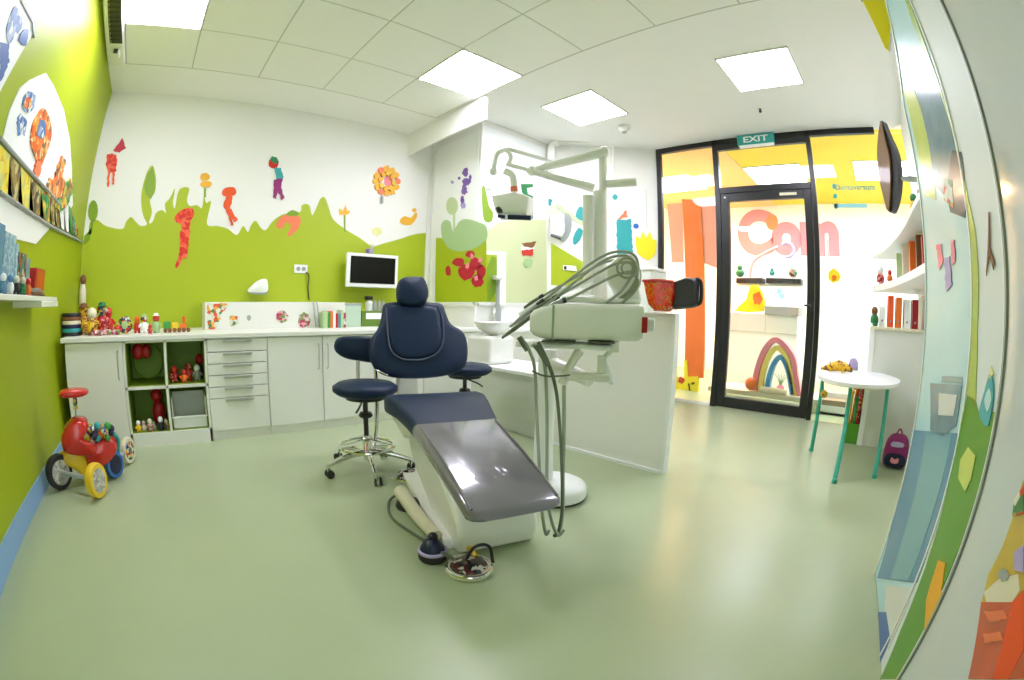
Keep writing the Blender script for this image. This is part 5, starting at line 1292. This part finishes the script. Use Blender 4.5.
lp_([(952, 150), (961, 152), (966, 198), (965, 218), (950, 212), (946, 190)], mat('charcoal_print', (.10, .15, .19), .2, coat=0.2, spec=.2), 'charcoal_print', gp, .004)
lp_([(944, 178), (952, 180), (953, 208), (944, 200)], M['floral'], 'flower_print', gp, .005)
for i, pix in enumerate([[(936, 245), (941, 244), (943, 262), (939, 270)], [(944, 258), (949, 256), (952, 284), (946, 292)], [(951, 240), (954, 240), (955, 262), (951, 266)]]):
    lp_(rough(pix, .6, 3, i), M['lilac' if i % 2 else 'pink'], 'pink_streak', gp, .004)
lp_([(930, 383), (962, 385), (956, 426), (950, 430), (942, 437), (930, 430)], M['slate'], 'oven_print', gp, .003)
lp_([(939, 393), (957, 395), (953, 416), (938, 415)], M['ltgrey'], 'oven_window_print', gp, .005)
lp_([(942, 376), (962, 377), (962, 383), (941, 382)], M['slate'], 'stacked_towel_print', gp, .003)
mb = MB(); mb.slab([lv(T0 - .012, .004, .005), lv(T0, .004, .005), lv(T0, 1.90, .005), lv(.25, 2.30, .005), lv(.42, HL, .005), lv(.405, HL, .005), lv(.238, 2.31, .005), lv(T0 - .012, 1.905, .005)], LN, .036); mb.build('edge_trim', M['bright'], gp)
lbox(TG - .010, TG, 0.004, HL, 0, .006, 'edge_trim', M['bright'], gp)
gsx = thing('green_print_strip', 'tall pale strip with green grass print beside the blue panel', 'panel', L0 + LD * .6)
lbox(TG + .001, TE, 0.004, HL, -.03, .001, 'board', M['glosswhite'], gsx)
lbox(TE - .010, TE, 0.004, HL, .001, .006, 'edge_trim', M['bright'], gsx)
def sp(pix, m, nm, sm=0, d=.004): 
    mb = MB(); decal(mb, LF, pix, d, .0025, sm); return mb.build(nm, m, gsx)
sp([(967, 395), (975, 400), (978, 412), (996, 412), (992, 432), (985, 470), (973, 512), (955, 558), (935, 604), (915, 650), (903, 679), (880, 679), (900, 631), (919, 584), (938, 526), (949, 482), (959, 434)], M['stripgreen'], 'grass_print')
sp([(967, 397), (975, 410), (976, 380), (977, 330), (978, 270), (975, 230), (967, 195), (958, 150), (944, 100), (930, 60), (916, 20), (908, 0), (905, 0), (912, 22), (930, 68), (945, 108), (957, 150), (965, 200), (970, 250), (970, 330)], M['striplime'], 'lime_border_print')
sp([(989, 374), (992, 378), (993, 395), (988, 426), (981, 420), (979, 410), (984, 392)], mat('turquoise_print', (.05, .42, .50), .3), 'teal_drop', 2, .007)
sp([(989, 388), (991, 400), (987, 412), (984, 400)], M['paleblue'], 'drop_highlight', 2, .009)
sp([(991, 366), (993, 374), (990, 378), (988, 380)], M['paleyel'], 'pale_flame', 0, .007)
sp([(968, 447), (975, 456), (971, 478), (965, 492), (958, 478), (960, 460)], M['limeprint'], 'pale_leaf', 0, .007)
sp([(938, 560), (945, 563), (941, 590), (943, 596), (932, 616), (924, 632), (926, 600), (930, 585)], M['amber'], 'orange_leaf', 0, .007)
sp([(986, 270), (987.5, 248), (988, 212), (989, 212), (989.5, 248), (994, 262), (993, 270), (989, 256), (986, 276)], M['brown'], 'brown_cherry_print', 0, .007)
gl = thing('glossy_cabinet_front', 'glossy pale grey cabinet front at the right edge of the view', 'cabinet', L0 + LD * 1.0)
lbox(TE + .012, 1.66, 0.004, H - .02, -.03, .004, 'door_panel', M['glossgrey'], gl, .004)
lbox(TE + .002, TE + .012, 0.004, H - .02, -.03, .010, 'dark_gasket', M['grey'], gl)
pk = thing('cartoon_poster', 'orange and yellow poster on the glossy front at the bottom corner', 'poster', LF.at(1000, 640))
def po(pix, m, nm, d=.006): 
    mb = MB(); decal(mb, LF, pix, d, .0015); return mb.build(nm, m, pk)
po([(1023, 480), (1018, 500), (1003, 545), (988, 575), (982, 600), (976, 640), (968, 679), (1023, 679)], M['ochre'], 'yellow_ground')
po([(981, 602), (1023, 602), (1023, 679), (968, 679)], M['redorange'], 'red_ground', .008)
po(rough([(984, 612), (1003, 610), (1008, 618), (990, 622)], .6), M['coral'], 'pale_stroke', .010)
po(rough([(983, 634), (1000, 632), (1003, 640), (985, 643)], .6), M['coral'], 'pale_stroke', .010)
po([(1012, 602), (1023, 590), (1023, 650), (1008, 679), (992, 679)], M['orange2'], 'deep_red_band', .009)
po([(1000, 578), (1018, 574), (1020, 590), (1012, 602), (986, 602), (984, 592)], M['cream'], 'cream_shape', .008)
po(splat(1003, 575, 7, 7, 14, .4, 3), M['charcoal'] if 'charcoal' in M else M['grey'], 'dark_shape', .010)
po([(1014, 552), (1023, 545), (1023, 572), (1014, 570)], M['lilac'], 'blue_shape', .010)
po([(1014, 500), (1023, 485), (1023, 514), (1012, 516)], M['floral'], 'confetti_shape', .010)

# yellow pennant under the ceiling
yp = thing('yellow_pennant', 'bright yellow triangular pennant hanging by the blue glass panel', 'pennant', (1.9, -.3, 2.6))
Pp = Plane((1.90, -.30, 0), (-.8, .6, 0))
mb = MB(); mb.slab([Pp.at(862, 0), Pp.at(893, 0), Pp.at(891, 20), Pp.at(889, 52), Pp.at(885, 48)], Pp.n, .004); mb.build('cloth', mat('pennant_yellow', (.95, .82, .01), .7), yp)
mb = MB(); q = Pp.at(893, 0); mb.tube([q, Pp.at(889.5, 50)], .005, 6); mb.build('edge_rod', M['bright'], yp)
MB().tube([q, Vector((q.x, q.y, H))], .003, 6).build('cord', M['grey'], yp)
q = Pp.at(862, 2); MB().tube([q, Vector((q.x, q.y, H))], .003, 6).build('cord', M['grey'], yp)
# wall screen
wsn = thing('wall_screen', 'curved dark screen with painted brown reflection on the wall by the shelves', 'screen', (3.4, -.15, 2.2))
Pw = Plane((3.3, -.12, 0), (-.8, .6, 0))
mb = MB(); mb.slab(smooth2([Pw.at(x, y) for x, y in [(880, 122), (884, 136), (889, 158), (890, 186), (888, 211), (883, 196), (878, 172), (877, 148)]], 3), Pw.n, .02); mb.build('reflection_face', mat('brown_screen_reflection', (.20, .10, .02), .3, coat=.5), wsn)  # brown-gold reflection on the screen, painted in as its colour
mb = MB(); mb.slab(smooth2([Pw.at(x, y, -.022) for x, y in [(880, 121), (888, 136), (895, 152), (898, 172), (896, 198), (889, 212), (882, 180)]], 3), Pw.n, .07); mb.build('black_back', M['blackp'], wsn)
q = Pw.at(896, 178, -.05); MB().tube([q, Vector((q.x + .05, yF, q.z))], .02, 8).build('bracket_arm', M['grey'], wsn)
# corner shelves
SE = {'upper': [(2.375, -.331), (2.743, -.306), (3.371, -.27), (4.147, -.173), (4.79, -.04)], 'lower': [(2.5, -.42), (2.984, -.376), (3.587, -.303), (4.192, -.204), (4.79, -.035)]}
for z, th2, lab in ((1.70, .035, 'upper curved white corner shelf at the end of the wall'), (1.40, .060, 'lower curved white corner shelf at the end of the wall')):
    s_ = thing('corner_shelf', lab, 'shelf', (4.0, yF, z))
    mb = MB(); edge = catmull([(x, y, z) for x, y in SE[lab[:5]]], 5)
    mb.slab([Vector((SE[lab[:5]][0][0], yF + .001, z))] + list(edge) + [Vector((XD - .04, yF + .001, z))], (0, 0, 1), th2); mb.build('board', M['bright'], s_, bevel=.004)
    mb = MB(); mb.box((2.75, yF + .0005, z - th2 - .05), (4.7, yF + .012, z - th2)); mb.build('cleat', M['white'], s_)
def shelf_y(x, k='lower'):
    E_ = SE[k]
    for (xa, ya), (xb, yb) in zip(E_, E_[1:]):
        if x <= xb: return ya + (yb - ya) * (x - xa) / (xb - xa) - .05
    return E_[-1][1] - .05
R = random.Random(8)
for i, (x, h, m, lab) in enumerate([(3.15, .20, 'dred', 'dark red book at the near end of the lower corner shelf'), (3.35, .24, 'brown', 'brown book on the lower corner shelf'), (3.6, .24, 'orange', 'orange book upright on the lower corner shelf'), (3.85, .25, 'cream', 'cream book on the lower corner shelf'), (4.1, .22, 'sage', 'sage green book on the lower corner shelf')]):
    w = shelf_y(x) - yF; t = thing('book', lab, 'book', (x, yF + .005, 1.40), 0, 'books on the lower corner shelf')
    MB().box((-.04, 0, 0), (.04, w, h)).build('cover', M[m], t, local=True, bevel=.002); MB().box((-.035, .002, h), (.035, w - .004, h + .001)).build('pages', M['cream'], t, local=True)
for i, (x, z, h, b, hd2, lab, kk) in enumerate([(2.62, 1.70, .12, 'brown', 'orange', 'brown figurine nearest the camera on the upper corner shelf', 'upper'), (2.95, 1.70, .13, 'yellow', 'dgreen', 'yellow and green toy on the upper corner shelf', 'upper'), (4.35, 1.40, .12, 'orange', 'redspots', 'orange toy at the far end of the lower corner shelf', 'lower')]):
    figure((x, shelf_y(x, kk), z), h, M[b], M[hd2], lab)
figure((4.6, -.12, 1.40), .18, M['redspots'], M['bright'], 'red speckled toy by the glass on the lower corner shelf')
# grey cabinet under the shelves
kc = thing('grey_side_cabinet', 'plain grey cabinet standing under the corner shelves by the door', 'cabinet', (4.0, -.2, 0))
MB().box((4.06, yF + .001, .0), (4.66, -.04, .985)).build('body', M['ltgrey'], kc, bevel=.004)
MB().box((4.04, yF + .001, .985), (4.68, -.02, 1.01)).build('top', M['cream'], kc, bevel=.003)
MB().box((4.052, -.062, 0), (4.059, -.012, .985)).build('front_stile', M['bright'], kc)
for i, (y, z1, m, lab) in enumerate([(-.13, .17, 'bright', 'white binder at the outer end of the grey cabinet top'), (-.21, .26, 'orange2', 'tall orange binder on the grey cabinet'), (-.29, .25, 'orange', 'second orange binder on the grey cabinet'), (-.37, .24, 'bright', 'white binder between orange and dark ones on the grey cabinet'), (-.45, .24, 'dred', 'dark red binder against the wall on the grey cabinet')]):
    t = thing('binder', lab, 'binder', (4.19, y, 1.01), 0, 'binders on the grey cabinet')
    MB().box((-.10, -.028, 0), (.12, .028, z1)).build('cover', M[m], t, local=True, bevel=.003); MB().lathe((-.101, 0, .05), [(.010, 0), (.010, .004)], 12, (-1, 0, 0)).build('finger_hole', M['grey'], t, local=True)
figure((4.09, -.055, 1.01), .17, M['dgreen'], M['brown'], 'slim green and brown figurine at the edge of the grey cabinet', name='figurine', cat='figurine', arms=False)

# small table
ZT = .63
tbl = thing('childrens_table', 'small white-topped table with teal legs by the grey cabinet', 'table', (3.3, .05, 0))
PZt = PZ(ZT)
top_px = [(818, 372), (834, 368.5), (858, 368.3), (878, 372.2), (897, 378), (900, 382), (891, 385), (868, 385), (845, 382.8), (826, 378.5)]
tpts = [PZt.at(x, y) for x, y in top_px]
mb = MB(); mb.slab(smooth2(tpts, 3), (0, 0, 1), .022); mb.build('table_top', M['bright'], tbl)
mb = MB(); mb.slab([p - Vector((0, 0, .0225)) for p in smooth2([tpts[0].lerp(p, .995) if False else p for p in tpts], 3)], (0, 0, 1), .006); mb.build('edge_band', M['cream'], tbl)
for (fx, fy, tx_, ty_) in ((811, 451, 823, 376), (834, 483, 851, 383), (874, 478, 888, 384), (853, 439, 862, 371)):
    f = P_floor.at(fx, fy); tt = PZ(ZT - .03).at(tx_, ty_)
    f2 = f.lerp(tt, .42)
    lg = MB().tube([f, f2], [.018, .017], 12).build('leg', M['tealp'], tbl)
    up_ = MB().tube([f2, tt], [.016, .015], 12).build('upper_tube', M['tealp'], tbl); up_.parent = lg
    ft_ = MB().lathe(f, [(.021, 0), (.021, .02), (.018, .03)], 12).build('foot_cap', M['tealp'], tbl); ft_.parent = lg
c = PZt.at(838, 372)
t = thing('toy_crocodile', 'yellow and dark toy crocodile lying on the small table', 'toy', (c.x, c.y, ZT), -.2)
mb = MB(); mb.tube([(0, .16, .012), (0, .08, .03), (0, 0, .05), (0, -.08, .04), (0, -.13, .025)], [.008, .03, .045, .03, .015], 12); mb.build('body', M['giraffe'], t, local=True)
for k in range(5): MB().lathe((0, .08 - .045 * k, .05 + .01 * (2 - abs(2 - k))), [(.012, 0), (.002, .03)], 8).build('back_spike', M['blackp'], t, local=True)
for sx in (-1, 1):
    for yy in (-.05, .06): MB().tube([(sx * .02, yy, .03), (sx * .055, yy, .008)], .010, 8).build('foot', M['yellow'], t, local=True)
c = PZt.at(852, 371)
t = thing('lilac_fan_toy', 'lilac fan-shaped toy standing behind the crocodile', 'toy', (c.x + .1, c.y, ZT))
mb = MB(); mb.puff(smooth2([Vector((0, y, z)) for y, z in [(-.045, .0), (-.05, .06), (-.02, .10), (.03, .09), (.045, .04), (.04, .0)]], 3), (1, 0, 0), .03, .2); mb.build('fan', M['lilac'], t, local=True)
MB().box((-.03, -.05, 0), (.03, .05, .012)).build('base', M['grey'], t, local=True)
# hanging keyring under table
t = thing('hanging_toy', 'small yellow and black toy hanging from the table leg', 'toy', PX(3.5).at(825, 395))
c = PX(3.55).at(824, 394); MB().ball(c, .03).build('ball', M['giraffe'], t); MB().tube([c, PX(3.55).at(823, 379)], .004, 6).build('string', M['blackp'], t)
# green box with toys
c = P_floor.at(851, 441)
gbx = thing('green_toy_bin', 'green toy bin with bright tall toys behind the table', 'toy bin', (c.x, c.y, 0))
w_ = .09; zt2 = PX(c.x - w_).at(855, 424).z
mb = MB(); mb.box((c.x - w_, c.y - w_, 0), (c.x + w_, c.y + w_, .01)); 
for s_ in (-1, 1): mb.box((c.x - w_, c.y + s_ * w_ - .006, 0), (c.x + w_, c.y + s_ * w_ + .006, zt2)); mb.box((c.x + s_ * w_ - .006, c.y - w_, 0), (c.x + s_ * w_ + .006, c.y + w_, zt2))
mb.build('bin_walls', mat('bin_green', (.10, .36, .02), .5), gbx, bevel=.003)
R = random.Random(9)
for k, (dy, m, hh) in enumerate([(.06, 'yellow', .42), (.02, 'orange', .46), (-.03, 'redspots', .50), (-.07, 'yel2', .40), (.0, 'grn', .36), (-.05, 'blackp', .34)]):
    t = thing('stick_toy', ['yellow', 'orange', 'red speckled', 'bright yellow', 'green', 'black'][k] + ' stick toy standing in the green toy bin', 'toy', (c.x + (k % 2) * .06 - .03, c.y + dy, .012), 0, 'stick toys in the green bin')
    MB().tube([(0, 0, 0), (0, 0, hh * .6), (.01, (R.random() - .5) * .05, hh)], [.018, .022], 10).build('stick', M[m], t, local=True)
    MB().ball((.01, (R.random() - .5) * .04, hh), .026, seg=10, rings=6).build('knob', M[m], t, local=True)
# backpack
c = P_floor.at(893, 467)
bk = thing('school_backpack', 'small purple and pink patterned backpack on the floor by cabinet', 'backpack', (c.x, c.y + .0, 0), -.1)
def fy(px_): return PX(c.x).at(px_, 450).y - c.y
ztb = PX(c.x).at(893, 433).z
mb = MB(); W2 = .10
mb.puff(smooth2([Vector((.0, y, z)) for y, z in [(-W2, .02), (-W2, ztb * .7), (-W2 * .6, ztb * .97), (0, ztb), (W2 * .6, ztb * .97), (W2, ztb * .7), (W2, .02), (0, .005)]], 3), (-1, 0, 0), .10, .2); mb.build('bag_body', M['magenta'], bk, local=True, angle=60)
mb = MB(); mb.puff(smooth2([Vector((-.06, y, z)) for y, z in [(-W2 * .85, .03), (-W2 * .85, .10), (0, .12), (W2 * .85, .10), (W2 * .85, .03), (0, .02)]], 3), (-1, 0, 0), .04, .2); mb.build('front_pocket', M['navyfig'], bk, local=True, angle=60)
mb = MB(); mb.puff(smooth2([Vector((-.088, y, z)) for y, z in [(-.035, .06), (0, .05), (.035, .06), (.03, .095), (0, .08), (-.03, .095)]], 2), (-1, 0, 0), .015, .2); mb.build('pink_bow', M['pink'], bk, local=True)
mb = MB(); mb.puff(smooth2([Vector((-.065, y, z)) for y, z in [(-.05, ztb * .68), (.05, ztb * .66), (.045, ztb * .80), (-.045, ztb * .80)]], 2), (-1, 0, 0), .015, .2); mb.build('lilac_patch', M['lilac'], bk, local=True)
MB().tube([(0, -.03, ztb - .01), (0, 0, ztb + .035), (0, .03, ztb - .01)], .007, 8).build('top_loop', M['magenta'], bk, local=True)
for s_ in (-1, 1): MB().tube([(.05, s_ * .05, ztb * .9), (.09, s_ * .06, ztb * .5), (.05, s_ * .06, .05)], .010, 8).build('shoulder_strap', M['navyfig'], bk, local=True)
